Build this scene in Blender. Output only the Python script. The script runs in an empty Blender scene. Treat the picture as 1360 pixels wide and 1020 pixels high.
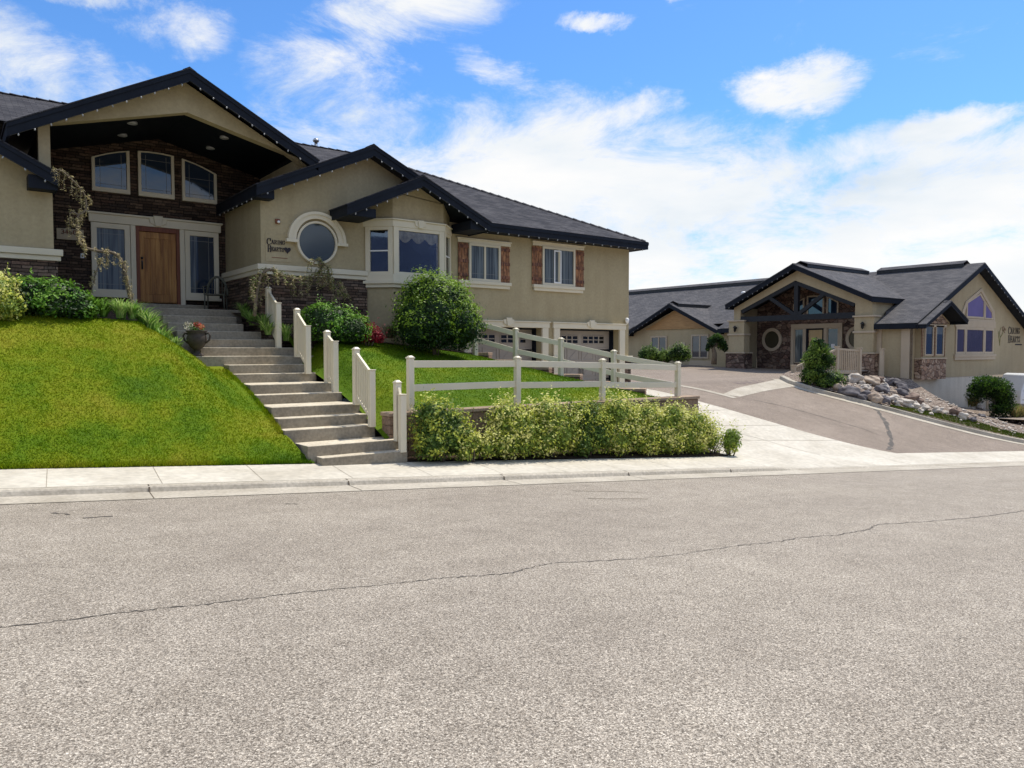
import bpy, bmesh, math, random
from math import sin, cos, pi, radians, sqrt, atan2
from mathutils import Vector, noise
V = Vector
random.seed(7)
sc = bpy.context.scene
col = sc.collection

# ------------------------------------------------------------------ helpers
ORG = {}
def tag(o, label=None, cat=None, group=None, kind=None):
    if label: o['label'] = label
    if cat: o['category'] = cat
    if group: o['group'] = group
    if kind: o['kind'] = kind
    return o

def empty(name, loc, label, cat, group=None):
    o = bpy.data.objects.new(name, None)
    o.empty_display_size = .3
    col.objects.link(o)
    o.location = loc
    ORG[o] = V(loc)
    return tag(o, label, cat, group)

class MB:
    """collects faces in world coordinates; one MB becomes one mesh object"""
    def __init__(s):
        s.v = []; s.f = []; s.m = []; s.sm = []
    def add(s, vs, fs, m=0, smooth=False):
        k = len(s.v)
        s.v.extend(tuple(p) for p in vs)
        for f in fs:
            s.f.append(tuple(i + k for i in f)); s.m.append(m); s.sm.append(smooth)
        return s
    def box(s, x0, x1, y0, y1, z0, z1, m=0):
        vs = [(x0,y0,z0),(x1,y0,z0),(x1,y1,z0),(x0,y1,z0),(x0,y0,z1),(x1,y0,z1),(x1,y1,z1),(x0,y1,z1)]
        return s.add(vs, [(0,3,2,1),(4,5,6,7),(0,1,5,4),(1,2,6,5),(2,3,7,6),(3,0,4,7)], m)
    def obox(s, c, u, w, hu, hw, z0, z1, m=0):
        """box with horizontal axes u, w about c"""
        c = V(c); u = V((u[0],u[1],0)).normalized(); w = V((w[0],w[1],0)).normalized()
        q = [c-u*hu-w*hw, c+u*hu-w*hw, c+u*hu+w*hw, c-u*hu+w*hw]
        vs = [(p.x,p.y,z0) for p in q] + [(p.x,p.y,z1) for p in q]
        return s.add(vs, [(0,3,2,1),(4,5,6,7),(0,1,5,4),(1,2,6,5),(2,3,7,6),(3,0,4,7)], m)
    def bar(s, a, b, w, h, m=0, up=(0,0,1)):
        """beam from a to b with vertical height h and width w"""
        a = V(a); b = V(b); d = (b-a).normalized(); upv = V(up)
        sd = d.cross(upv)
        if sd.length < 1e-5: sd = V((1,0,0))
        sd = sd.normalized()*w/2; uu = upv*h/2
        vs = [a-sd-uu, a+sd-uu, a+sd+uu, a-sd+uu, b-sd-uu, b+sd-uu, b+sd+uu, b-sd+uu]
        return s.add(vs, [(0,1,2,3),(7,6,5,4),(0,4,5,1),(1,5,6,2),(2,6,7,3),(3,7,4,0)], m)
    def poly(s, pts, m=0):
        return s.add(pts, [tuple(range(len(pts)))], m)
    def solid(s, a, b, m=0):
        """prism between two equal loops"""
        n = len(a); vs = list(a)+list(b)
        fs = [tuple(range(n))[::-1], tuple(range(n, 2*n))]
        for i in range(n):
            j = (i+1) % n
            fs.append((i, j, n+j, n+i))
        return s.add(vs, fs, m)
    def ring(s, oa, ia, ob, ib, m=0):
        """frame: outer/inner loops on two levels"""
        n = len(oa); vs = list(oa)+list(ia)+list(ob)+list(ib); fs = []
        for i in range(n):
            j = (i+1) % n
            fs += [(i,j,n+j,n+i), (2*n+i,3*n+i,3*n+j,2*n+j), (i,2*n+i,2*n+j,j), (n+i,n+j,3*n+j,3*n+i)]
        return s.add(vs, fs, m)
    def tube(s, pts, rad, seg=8, m=0, cap=True):
        pts = [V(p) for p in pts]; n = len(pts)
        if not hasattr(rad, '__len__'): rad = [rad]*n
        vs = []; 
        t0 = (pts[1]-pts[0]).normalized()
        nrm = t0.orthogonal().normalized()
        for i, p in enumerate(pts):
            t = (pts[min(i+1,n-1)]-pts[max(i-1,0)]).normalized()
            nrm = (nrm - t*nrm.dot(t)).normalized(); b = t.cross(nrm)
            for k in range(seg):
                a = 2*pi*k/seg
                vs.append(p + (nrm*cos(a)+b*sin(a))*rad[i])
        fs = []
        for i in range(n-1):
            for k in range(seg):
                k2 = (k+1) % seg
                fs.append((i*seg+k, i*seg+k2, (i+1)*seg+k2, (i+1)*seg+k))
        if cap:
            fs.append(tuple(range(seg))[::-1]); fs.append(tuple((n-1)*seg+k for k in range(seg)))
        return s.add(vs, fs, m, True)
    def lathe(s, c, prof, seg=20, m=0):
        c = V(c); vs = []; n = len(prof)
        for r, z in prof:
            for k in range(seg):
                a = 2*pi*k/seg
                vs.append(c + V((r*cos(a), r*sin(a), z)))
        fs = []
        for i in range(n-1):
            for k in range(seg):
                k2 = (k+1) % seg
                fs.append((i*seg+k, i*seg+k2, (i+1)*seg+k2, (i+1)*seg+k))
        fs.append(tuple(range(seg))[::-1]); fs.append(tuple((n-1)*seg+k for k in range(seg)))
        return s.add(vs, fs, m, True)
    def ball(s, c, r, seg=10, rings=6, m=0, sq=(1,1,1), jit=0, seed=0):
        c = V(c); vs = []; rn = random.Random(seed)
        for i in range(1, rings):
            th = pi*i/rings
            for k in range(seg):
                a = 2*pi*k/seg
                d = V((sin(th)*cos(a), sin(th)*sin(a), cos(th)))
                j = 1 + (noise.noise(d*1.7+V((seed*3.1,seed,0)))*jit)
                vs.append(c + V((d.x*sq[0], d.y*sq[1], d.z*sq[2]))*r*j)
        vs.append(c+V((0,0,r*sq[2]))); vs.append(c-V((0,0,r*sq[2])))
        fs = []
        for i in range(rings-2):
            for k in range(seg):
                k2 = (k+1) % seg
                fs.append((i*seg+k, (i+1)*seg+k, (i+1)*seg+k2, i*seg+k2))
        t = (rings-1)*seg
        for k in range(seg):
            k2 = (k+1) % seg
            fs.append((t, k, k2)); fs.append((t+1, (rings-2)*seg+k2, (rings-2)*seg+k))
        return s.add(vs, fs, m, True)
    def pieces(s):
        """groups of faces that stand well apart from each other"""
        par = list(range(len(s.v)))
        def find(i):
            while par[i] != i: par[i] = par[par[i]]; i = par[i]
            return i
        for f in s.f:
            r = find(f[0])
            for i in f[1:]: par[find(i)] = r
        isl = {}
        for i, p in enumerate(s.v): isl.setdefault(find(i), []).append(p)
        keys = list(isl)
        if len(keys) < 2 or len(keys) > 150: return [s]
        bx = [([min(p[c] for p in isl[k]) for c in range(3)], [max(p[c] for p in isl[k]) for c in range(3)]) for k in keys]
        sz = [max(h[c]-l[c] for c in range(3)) for l, h in bx]
        g = list(range(len(keys)))
        def fg(i):
            while g[i] != i: i = g[i]
            return i
        for i in range(len(keys)):
            for j in range(i):
                gap = sqrt(sum(max(0, bx[i][0][c]-bx[j][1][c], bx[j][0][c]-bx[i][1][c])**2 for c in range(3)))
                if gap <= max(.02, .5*max(sz[i], sz[j])): g[fg(i)] = fg(j)
        groups = {}
        for i, k in enumerate(keys): groups.setdefault(fg(i), set()).add(k)
        if len(groups) < 2: return [s]
        out = []
        for ks in groups.values():
            m = MB(); idx = {}
            for f, mi, sm in zip(s.f, s.m, s.sm):
                if find(f[0]) in ks:
                    for i in f:
                        if i not in idx: idx[i] = len(m.v); m.v.append(s.v[i])
                    m.f.append(tuple(idx[i] for i in f)); m.m.append(mi); m.sm.append(sm)
            out.append(m)
        return out
    def build(s, name, mat, parent=None, base=None, bevel=0, uv=True, fix=False):
        if parent is not None and uv:
            ps = s.pieces()
            if len(ps) > 1:
                return [p.build_one(name, mat, parent, base, bevel, uv, fix) for p in ps][0]
        return s.build_one(name, mat, parent, base, bevel, uv, fix)
    def build_one(s, name, mat, parent=None, base=None, bevel=0, uv=True, fix=False, smooth_angle=None):
        me = bpy.data.meshes.new(name)
        if parent is not None:
            o0 = ORG[parent]
        else:
            o0 = V(base) if base is not None else V((0,0,0))
        vs = [(p[0]-o0.x, p[1]-o0.y, p[2]-o0.z) for p in s.v]
        me.from_pydata(vs, [], s.f)
        me.polygons.foreach_set('material_index', s.m)
        me.polygons.foreach_set('use_smooth', s.sm)
        if fix:
            bm = bmesh.new(); bm.from_mesh(me)
            bmesh.ops.recalc_face_normals(bm, faces=bm.faces)
            bm.to_mesh(me); bm.free()
        if uv:
            lay = me.uv_layers.new(name='UVMap')
            data = [0.0]*(2*len(me.loops))
            for p in me.polygons:
                n = p.normal
                if abs(n.z) > .93:
                    for li in p.loop_indices:
                        co = me.vertices[me.loops[li].vertex_index].co
                        data[2*li] = co.x+o0.x; data[2*li+1] = co.y+o0.y
                else:
                    h = sqrt(n.x*n.x+n.y*n.y); tx, ty = -n.y/h, n.x/h
                    if tx < -.01 or (abs(tx) <= .01 and ty > 0): tx, ty = -tx, -ty
                    # slope direction
                    ux, uy, uz = -n.x*n.z/h, -n.y*n.z/h, h
                    for li in p.loop_indices:
                        co = me.vertices[me.loops[li].vertex_index].co + o0
                        data[2*li] = co.x*tx+co.y*ty; data[2*li+1] = co.x*ux+co.y*uy+co.z*uz
            lay.data.foreach_set('uv', data)
        o = bpy.data.objects.new(name, me)
        for mm in (mat if isinstance(mat, (list, tuple)) else [mat]):
            me.materials.append(mm)
        col.objects.link(o)
        if parent is not None:
            o.parent = parent
        else:
            o.location = o0
        ORG[o] = o0
        if bevel:
            b = o.modifiers.new('Bevel', 'BEVEL'); b.width = bevel; b.segments = 2; b.limit_method = 'ANGLE'
        return o

class Face:
    """a wall plane: u runs along the wall, z up, o is the distance in front of it"""
    def __init__(s, axis, c): s.axis = axis; s.c = c
    def P(s, u, z, o=0):
        return (u, s.c-o, z) if s.axis == 'Y' else (s.c-o, u, z)
    def prism(s, mb, pts, o0, o1, m=0):
        mb.solid([s.P(u,z,o0) for u,z in pts], [s.P(u,z,o1) for u,z in pts], m)
    def box(s, mb, u0, u1, z0, z1, o0, o1, m=0):
        s.prism(mb, [(u0,z0),(u1,z0),(u1,z1),(u0,z1)], o0, o1, m)
    def ring(s, mb, outer, inner, o0, o1, m=0):
        mb.ring([s.P(u,z,o0) for u,z in outer], [s.P(u,z,o0) for u,z in inner], [s.P(u,z,o1) for u,z in outer], [s.P(u,z,o1) for u,z in inner], m)

def rect(u0, u1, z0, z1): return [(u0,z0),(u1,z0),(u1,z1),(u0,z1)]
def circ(u, z, r, n=40, rz=None): return [(u+r*cos(2*pi*i/n), z+(rz or r)*sin(2*pi*i/n)) for i in range(n)]

# ------------------------------------------------------------------ materials
def S(r, g, b):
    f = lambda c: (c/255/12.92 if c/255 <= .04045 else ((c/255+.055)/1.055)**2.4)
    return (f(r), f(g), f(b), 1)
def newmat(name):
    m = bpy.data.materials.new(name); m.use_nodes = True
    nt = m.node_tree
    return m, nt, nt.nodes['Principled BSDF']
def N(nt, typ, **kw):
    n = nt.nodes.new(typ)
    for k, v in kw.items():
        if k in n.inputs.keys(): n.inputs[k].default_value = v
        else: setattr(n, k, v)
    return n
def ramp(nt, stops, fac=None, interp='LINEAR'):
    r = nt.nodes.new('ShaderNodeValToRGB'); r.color_ramp.interpolation = interp
    while len(r.color_ramp.elements) < len(stops): r.color_ramp.elements.new(.5)
    for e, (p, c) in zip(r.color_ramp.elements, stops):
        e.position = p; e.color = c if len(c) == 4 else (*c, 1)
    if fac is not None: nt.links.new(fac, r.inputs[0])
    return r
def mul(nt, a, b, fac=1.0, typ='MULTIPLY'):
    mx = nt.nodes.new('ShaderNodeMix'); mx.data_type = 'RGBA'; mx.blend_type = typ
    mx.inputs[0].default_value = fac
    for i, s_ in ((6, a), (7, b)):
        if hasattr(s_, 'is_linked'): nt.links.new(s_, mx.inputs[i])
        else: mx.inputs[i].default_value = s_
    return mx.outputs[2]
def coords(nt, kind='Object', scale=(1,1,1)):
    t = nt.nodes.new('ShaderNodeTexCoord'); mp = nt.nodes.new('ShaderNodeMapping')
    mp.inputs['Scale'].default_value = scale
    nt.links.new(t.outputs[kind], mp.inputs[0])
    return mp.outputs[0]
def bump(nt, bs, height, strength, dist=.01):
    b = nt.nodes.new('ShaderNodeBump'); b.inputs['Strength'].default_value = strength; b.inputs['Distance'].default_value = dist
    nt.links.new(height, b.inputs['Height']); nt.links.new(b.outputs[0], bs.inputs['Normal'])

def mat_noise(name, c1, c2, scale=4, rough=.8, bscale=60, bstr=.3, bdist=.01, spec=.3, fine=None, streak=False, metal=0):
    m, nt, bs = newmat(name)
    co = coords(nt)
    n1 = N(nt, 'ShaderNodeTexNoise', Scale=scale, Detail=6.0, Roughness=.6); nt.links.new(co, n1.inputs[0])
    r = ramp(nt, [(.3, c1), (.7, c2)], n1.outputs[0])
    out = r.outputs[0]
    if fine:
        n3 = N(nt, 'ShaderNodeTexNoise', Scale=fine[0], Detail=3.0); nt.links.new(co, n3.inputs[0])
        k = fine[1]
        r3 = ramp(nt, [(.3, (1-k,)*3), (.7, (1+k*.3,)*3)], n3.outputs[0]); out = mul(nt, out, r3.outputs[0])
    if streak:
        co2 = coords(nt, 'Object', (3, 3, .35))
        n4 = N(nt, 'ShaderNodeTexNoise', Scale=1.0, Detail=4.0); nt.links.new(co2, n4.inputs[0])
        r4 = ramp(nt, [(.30, (.91,.905,.89)), (.62, (1,1,1))], n4.outputs[0]); out = mul(nt, out, r4.outputs[0])
    nt.links.new(out, bs.inputs['Base Color'])
    bs.inputs['Roughness'].default_value = rough; bs.inputs['Specular IOR Level'].default_value = spec; bs.inputs['Metallic'].default_value = metal
    if bstr:
        n2 = N(nt, 'ShaderNodeTexNoise', Scale=bscale, Detail=4.0); nt.links.new(co, n2.inputs[0])
        bump(nt, bs, n2.outputs[0], bstr, bdist)
    return m

M = {}
M['stucco'] = mat_noise('stucco', (.405,.335,.20,1), (.455,.38,.232,1), 1.2, .92, 55, .5, .012, .15, (14,.10), True)
M['stucco_lodge'] = mat_noise('stucco_lodge', (.43,.35,.22,1), (.465,.385,.245,1), 1.0, .92, 45, .5, .012, .15, (10,.08), True)
M['trim'] = mat_noise('cream_trim', (.64,.575,.425,1), (.69,.625,.47,1), 1.5, .7, 60, .25, .006, .25)
M['trim_lodge'] = mat_noise('tan_trim', (.47,.38,.27,1), (.53,.44,.32,1), 1.5, .8, 60, .3, .006, .2)
M['navy'] = mat_noise('navy_fascia', (.006,.008,.014,1), (.010,.014,.022,1), 3, .65, 30, .1, .004, .2)
M['soffit'] = mat_noise('dark_soffit', (.002,.004,.006,1), (.004,.007,.010,1), 3, .7, 20, .1, .004, .15)
M['timber'] = mat_noise('dark_timber', (.012,.014,.017,1), (.022,.024,.028,1), 5, .6, 30, .2, .004, .3)
M['muntin'] = mat_noise('brass_muntin', (.17,.17,.16,1), (.24,.24,.22,1), 5, .4, 20, .05, .002, .3)
M['vinyl'] = mat_noise('cream_vinyl', (.72,.645,.485,1), (.77,.695,.53,1), 1.3, .42, 8, .05, .003, .4)
M['white'] = mat_noise('white_paint', (.72,.72,.70,1), (.8,.8,.78,1), 2, .4, 20, .05, .003, .4)
M['van'] = mat_noise('van_paint', (.74,.76,.78,1), (.80,.82,.84,1), .8, .22, 10, .02, .002, .5)
M['black'] = mat_noise('black_metal', (.012,.012,.012,1), (.03,.03,.03,1), 8, .45, 60, .15, .003, .4)
M['rubber'] = mat_noise('rubber', (.015,.015,.015,1), (.03,.03,.03,1), 8, .85, 60, .15, .003, .2)
M['steel'] = mat_noise('steel', (.4,.4,.4,1), (.55,.55,.55,1), 8, .35, 60, .1, .003, .5, None, False, 1)
M['wicker'] = mat_noise('wicker', (.075,.075,.055,1), (.14,.14,.105,1), 30, .7, 90, .5, .004, .3)
M['urn'] = mat_noise('urn_clay', (.045,.036,.030,1), (.085,.068,.056,1), 9, .8, 60, .4, .006, .25)
M['garage'] = mat_noise('garage_panel', (.33,.285,.235,1), (.37,.325,.27,1), 2, .6, 40, .15, .004, .3)
M['bulb'] = mat_noise('frosted_bulb', (.28,.28,.275,1), (.36,.36,.35,1), 5, .3, 20, .02, .002, .5)
M['letter'] = mat_noise('dark_lettering', (.012,.008,.010,1), (.022,.014,.016,1), 20, .5, 60, .1, .002, .4)
M['board'] = mat_noise('sign_board', (.40,.33,.225,1), (.45,.375,.25,1), 8, .7, 60, .2, .003, .3)
M['trunk'] = mat_noise('bark', (.10,.075,.05,1), (.22,.18,.13,1), 12, .9, 40, .8, .02, .2)
M['soil'] = mat_noise('bark_mulch', (.05,.035,.025,1), (.12,.085,.06,1), 6, .95, 40, .9, .04, .1, (50,.5))
M['conc'] = mat_noise('concrete', (.47,.425,.345,1), (.62,.575,.485,1), .9, .88, 90, .35, .006, .25, (9,.16))
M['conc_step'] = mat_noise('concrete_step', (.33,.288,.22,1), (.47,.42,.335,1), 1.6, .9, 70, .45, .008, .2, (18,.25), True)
M['conc_wall'] = mat_noise('concrete_wall', (.54,.50,.42,1), (.66,.61,.52,1), .8, .9, 60, .4, .008, .2, (15,.12), True)
M['curb'] = mat_noise('curb_concrete', (.38,.335,.265,1), (.53,.48,.395,1), 1.1, .9, 80, .45, .008, .2, (20,.25))
M['joint'] = mat_noise('joint_dirt', (.07,.055,.04,1), (.15,.12,.09,1), 9, .95, 50, .3, .004, .1)
M['joint2'] = mat_noise('tooled_joint', (.20,.17,.125,1), (.36,.31,.24,1), 6, .95, 50, .3, .004, .1)
M['tar'] = mat_noise('tar_crack', (.06,.053,.046,1), (.16,.14,.118,1), 9, .8, 80, .6, .006, .2)
M['gravel'] = None

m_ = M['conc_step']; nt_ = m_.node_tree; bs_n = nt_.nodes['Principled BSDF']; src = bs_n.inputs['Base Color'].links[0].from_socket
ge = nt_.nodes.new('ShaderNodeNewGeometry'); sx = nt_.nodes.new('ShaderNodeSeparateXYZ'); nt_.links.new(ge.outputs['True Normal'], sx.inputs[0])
rr0 = ramp(nt_, [(.3,(.82,.80,.76)),(.8,(1.5,1.5,1.48))], sx.outputs[2]); nt_.links.new(mul(nt_, src, rr0.outputs[0]), bs_n.inputs['Base Color'])  # treads painted brighter and risers darker, imitating sun from above
def mat_wood(name, c1, c2, c3, vert=True, sc_=1.0):
    m, nt, bs = newmat(name)
    co = coords(nt, 'Object', (14*sc_,14*sc_,.9*sc_) if vert else (1.2*sc_,1.2*sc_,14*sc_))
    n1 = N(nt, 'ShaderNodeTexNoise', Scale=1.6, Detail=7.0, Roughness=.65, Distortion=.6); nt.links.new(co, n1.inputs[0])
    r = ramp(nt, [(.25, c1), (.5, c2), (.75, c3)], n1.outputs[0])
    nt.links.new(r.outputs[0], bs.inputs['Base Color']); bs.inputs['Roughness'].default_value = .5
    bs.inputs['Specular IOR Level'].default_value = .3
    bump(nt, bs, n1.outputs[0], .35, .006)
    return m
M['door'] = mat_wood('alder_door', (.12,.045,.013,1), (.34,.155,.042,1), (.54,.29,.09,1), True, .45)
M['jamb'] = mat_wood('door_jamb', (.10,.030,.014,1), (.17,.055,.026,1), (.23,.08,.035,1))
def mat_rustic(name, c1, c2, c3):
    m, nt, bs = newmat(name)
    n1 = N(nt, 'ShaderNodeTexNoise', Scale=1.0, Detail=4.0, Roughness=.7); nt.links.new(coords(nt, 'Object', (30,30,2.2)), n1.inputs[0])
    n2 = N(nt, 'ShaderNodeTexNoise', Scale=9.0, Detail=4.0, Roughness=.6); nt.links.new(coords(nt), n2.inputs[0])
    r = ramp(nt, [(.36, c1), (.50, c2), (.62, c3)], n1.outputs[0]); r2 = ramp(nt, [(.34, (.5,.44,.4)), (.56, (1.1,1.08,1.05))], n2.outputs[0])
    nt.links.new(mul(nt, r.outputs[0], r2.outputs[0]), bs.inputs['Base Color']); bs.inputs['Roughness'].default_value = .65
    bump(nt, bs, n1.outputs[0], .5, .008)
    return m
M['shutter'] = mat_rustic('shutter_wood', (.09,.036,.016,1), (.25,.105,.040,1), (.46,.23,.10,1)); M['batten'] = mat_rustic('shutter_batten', (.04,.016,.010,1), (.15,.055,.026,1), (.34,.15,.07,1))
M['cedar'] = mat_wood('cedar', (.27,.15,.06,1), (.42,.245,.10,1), (.52,.32,.14,1), False)
M['blind'] = mat_wood('tan_curtain', (.40,.27,.13,1), (.55,.40,.20,1), (.60,.46,.26,1))

def mat_glass(name, base, ior=1.75, rough=.02):
    m, nt, bs = newmat(name)
    co = coords(nt)
    n1 = N(nt, 'ShaderNodeTexNoise', Scale=.8, Detail=2.0); nt.links.new(co, n1.inputs[0])
    r = ramp(nt, [(.3, tuple(c*.75 for c in base)), (.7, base)], n1.outputs[0])
    nt.links.new(r.outputs[0], bs.inputs['Base Color'])
    bs.inputs['Roughness'].default_value = rough; bs.inputs['IOR'].default_value = ior
    n2 = N(nt, 'ShaderNodeTexNoise', Scale=.9, Detail=1.0); nt.links.new(co, n2.inputs[0])
    bump(nt, bs, n2.outputs[0], .04, .03)
    return m
M['pane'] = mat_glass('window_glass', (.020,.036,.065), 1.75)
M['dark_pane'] = mat_glass('dark_glass', (.012,.014,.016), 1.45, .08)
M['pane_grey'] = mat_glass('frosted_glass', (.060,.075,.082), 1.6, .09)
M['pane_olive'] = mat_glass('olive_glass', (.075,.068,.042), 1.45, .2)
M['pane_curtain'] = mat_glass('curtained_glass', (.15,.175,.185), 1.55, .05)
m_ = M['pane_curtain']; nt_ = m_.node_tree; bs_n = nt_.nodes['Principled BSDF']; src = bs_n.inputs['Base Color'].links[0].from_socket
wv = nt_.nodes.new('ShaderNodeTexNoise'); wv.inputs['Scale'].default_value = 1.0; wv.inputs['Detail'].default_value = 3; nt_.links.new(coords(nt_, 'Object', (16,16,.6)), wv.inputs[0])
nt_.links.new(mul(nt_, src, ramp(nt_, [(.35,(.45,.46,.48)),(.62,(1.25,1.25,1.22))], wv.outputs[0]).outputs[0]), bs_n.inputs['Base Color'])  # streaks paint the light and dark of curtain folds into the colour
M['pane_lavender'] = mat_glass('lavender_glass', (.20,.155,.34), 1.6, .03)
M['pane_purple'] = mat_glass('tinted_glass', (.065,.05,.085), 1.5, .03)
m, nt, bs = newmat('clear_glass')
gl = N(nt, 'ShaderNodeBsdfGlossy', Roughness=.02); tr = N(nt, 'ShaderNodeBsdfTransparent'); mx = N(nt, 'ShaderNodeMixShader')
fr = N(nt, 'ShaderNodeFresnel', IOR=1.8)
nt.links.new(fr.outputs[0], mx.inputs[0]); nt.links.new(tr.outputs[0], mx.inputs[1]); nt.links.new(gl.outputs[0], mx.inputs[2])
nt.links.new(mx.outputs[0], nt.nodes['Material Output'].inputs[0]); M['clear'] = m

def mat_shingle(name, c1, c2):
    m, nt, bs = newmat(name)
    co = coords(nt, 'UV')
    b = N(nt, 'ShaderNodeTexBrick', Scale=1.0); b.offset = .5
    b.inputs['Brick Width'].default_value = .30; b.inputs['Row Height'].default_value = .14
    b.inputs['Mortar Size'].default_value = .006; b.inputs['Bias'].default_value = 0
    b.inputs['Color1'].default_value = c1; b.inputs['Color2'].default_value = c2; b.inputs['Mortar'].default_value = tuple(x*.35 for x in c1[:3])+(1,)
    nt.links.new(co, b.inputs[0])
    n1 = N(nt, 'ShaderNodeTexNoise', Scale=1.1, Detail=5.0); nt.links.new(co, n1.inputs[0])
    r = ramp(nt, [(.3,(.78,.78,.8)),(.7,(1.08,1.06,1.05))], n1.outputs[0])
    n2 = N(nt, 'ShaderNodeTexNoise', Scale=45.0, Detail=3.0); nt.links.new(co, n2.inputs[0])
    r2 = ramp(nt, [(.3,(.65,.65,.65)),(.7,(1.25,1.25,1.25))], n2.outputs[0])
    o = mul(nt, mul(nt, b.outputs[0], r.outputs[0]), r2.outputs[0])
    nt.links.new(o, bs.inputs['Base Color']); bs.inputs['Roughness'].default_value = .95; bs.inputs['Specular IOR Level'].default_value = .12
    bump(nt, bs, b.outputs[1], -.5, .02)
    return m
M['shingle'] = mat_shingle('asphalt_shingle', (.042,.042,.048,1), (.085,.083,.088,1))
M['shingle2'] = mat_shingle('asphalt_shingle_lodge', (.085,.085,.09,1), (.135,.13,.132,1))

def mat_ledge(name, cols, w=.34, h=.075):
    """thin stacked ledge stone"""
    m, nt, bs = newmat(name)
    co = coords(nt, 'UV')
    n0 = N(nt, 'ShaderNodeTexNoise', Scale=2.2, Detail=2.0); nt.links.new(co, n0.inputs[0])
    va = N(nt, 'ShaderNodeMixRGB' if False else 'ShaderNodeVectorMath', operation='MULTIPLY_ADD')
    nt.links.new(n0.outputs['Color'], va.inputs[0]); va.inputs[1].default_value = (.10,.035,0); nt.links.new(co, va.inputs[2])
    b = N(nt, 'ShaderNodeTexBrick', Scale=1.0); b.offset = .37; b.offset_frequency = 2; b.squash = .6; b.squash_frequency = 3
    b.inputs['Brick Width'].default_value = w; b.inputs['Row Height'].default_value = h
    b.inputs['Mortar Size'].default_value = .007; b.inputs['Mortar Smooth'].default_value = .3
    b.inputs['Color1'].default_value = (0,0,0,1); b.inputs['Color2'].default_value = (1,1,1,1); b.inputs['Mortar'].default_value = (0,0,0,1)
    nt.links.new(va.outputs[0], b.inputs[0])
    k = len(cols)
    r = ramp(nt, [(i/(k-1), c) for i, c in enumerate(cols)], b.outputs[0])
    n1 = N(nt, 'ShaderNodeTexNoise', Scale=22.0, Detail=5.0); nt.links.new(co, n1.inputs[0])
    r1 = ramp(nt, [(.3,(.55,.55,.55)),(.7,(1.3,1.3,1.3))], n1.outputs[0])
    rm = ramp(nt, [(.0,(1,1,1)),(.8,(.10,.09,.08))], b.outputs[1])
    nt.links.new(mul(nt, mul(nt, r.outputs[0], r1.outputs[0]), rm.outputs[0]), bs.inputs['Base Color'])
    bs.inputs['Roughness'].default_value = .85; bs.inputs['Specular IOR Level'].default_value = .2
    ad = N(nt, 'ShaderNodeMath', operation='MULTIPLY_ADD'); nt.links.new(b.outputs[1], ad.inputs[0]); ad.inputs[1].default_value = -1.2; nt.links.new(b.outputs[0], ad.inputs[2])
    bump(nt, bs, ad.outputs[0], .9, .03)
    return m
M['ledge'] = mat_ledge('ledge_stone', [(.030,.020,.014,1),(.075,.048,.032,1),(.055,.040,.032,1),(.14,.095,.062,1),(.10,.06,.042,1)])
M['ledge_lit'] = mat_ledge('ledge_stone_lit', [(.045,.030,.022,1),(.13,.085,.058,1),(.09,.068,.055,1),(.24,.17,.12,1),(.17,.105,.075,1)])  # same ledge stone painted lighter as if lit; the other copy holds entrance shade

def mat_rubble(name, cols, scale=3.2):
    m, nt, bs = newmat(name)
    co = coords(nt, 'UV', (1,1.5,1))
    n0 = N(nt, 'ShaderNodeTexNoise', Scale=3.0, Detail=2.0); nt.links.new(co, n0.inputs[0])
    va = N(nt, 'ShaderNodeVectorMath', operation='MULTIPLY_ADD')
    nt.links.new(n0.outputs['Color'], va.inputs[0]); va.inputs[1].default_value = (.16,.16,0); nt.links.new(co, va.inputs[2])
    v1 = N(nt, 'ShaderNodeTexVoronoi', Scale=scale); nt.links.new(va.outputs[0], v1.inputs[0])
    v2 = N(nt, 'ShaderNodeTexVoronoi', Scale=scale, feature='DISTANCE_TO_EDGE'); nt.links.new(va.outputs[0], v2.inputs[0])
    sp = N(nt, 'ShaderNodeSeparateColor'); nt.links.new(v1.outputs['Color'], sp.inputs[0])
    k = len(cols)
    r = ramp(nt, [(i/(k-1), c) for i, c in enumerate(cols)], sp.outputs[0])
    n1 = N(nt, 'ShaderNodeTexNoise', Scale=18.0, Detail=5.0); nt.links.new(co, n1.inputs[0])
    r1 = ramp(nt, [(.3,(.6,.6,.6)),(.7,(1.25,1.25,1.25))], n1.outputs[0])
    e = ramp(nt, [(.0,(.36,.33,.30)),(.05,(1,1,1))], v2.outputs[0])
    nt.links.new(mul(nt, mul(nt, r.outputs[0], r1.outputs[0]), e.outputs[0]), bs.inputs['Base Color'])
    bs.inputs['Roughness'].default_value = .9; bs.inputs['Specular IOR Level'].default_value = .2
    e2 = ramp(nt, [(.0,(0,0,0)),(.12,(1,1,1))], v2.outputs[0]); bump(nt, bs, e2.outputs[0], .9, .05)
    return m
M['rubble'] = mat_rubble('rubble_stone', [(.07,.045,.038,1),(.18,.115,.09,1),(.12,.08,.065,1),(.31,.23,.175,1),(.21,.125,.095,1)])
M['rubble_lit'] = mat_rubble('rubble_stone_lit', [(.17,.105,.075,1),(.38,.255,.18,1),(.27,.175,.125,1),(.55,.41,.30,1),(.41,.26,.175,1)])  # same rubble painted lighter as if lit; the porch copy holds its shade
M['block'] = mat_noise('tan_block', (.20,.135,.095,1), (.34,.24,.17,1), 2.2, .95, 45, .8, .02, .15, (25,.3))
M['block_cap'] = mat_noise('tan_block_cap', (.32,.235,.17,1), (.44,.33,.24,1), 2.2, .95, 45, .6, .015, .15, (25,.25))

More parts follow.
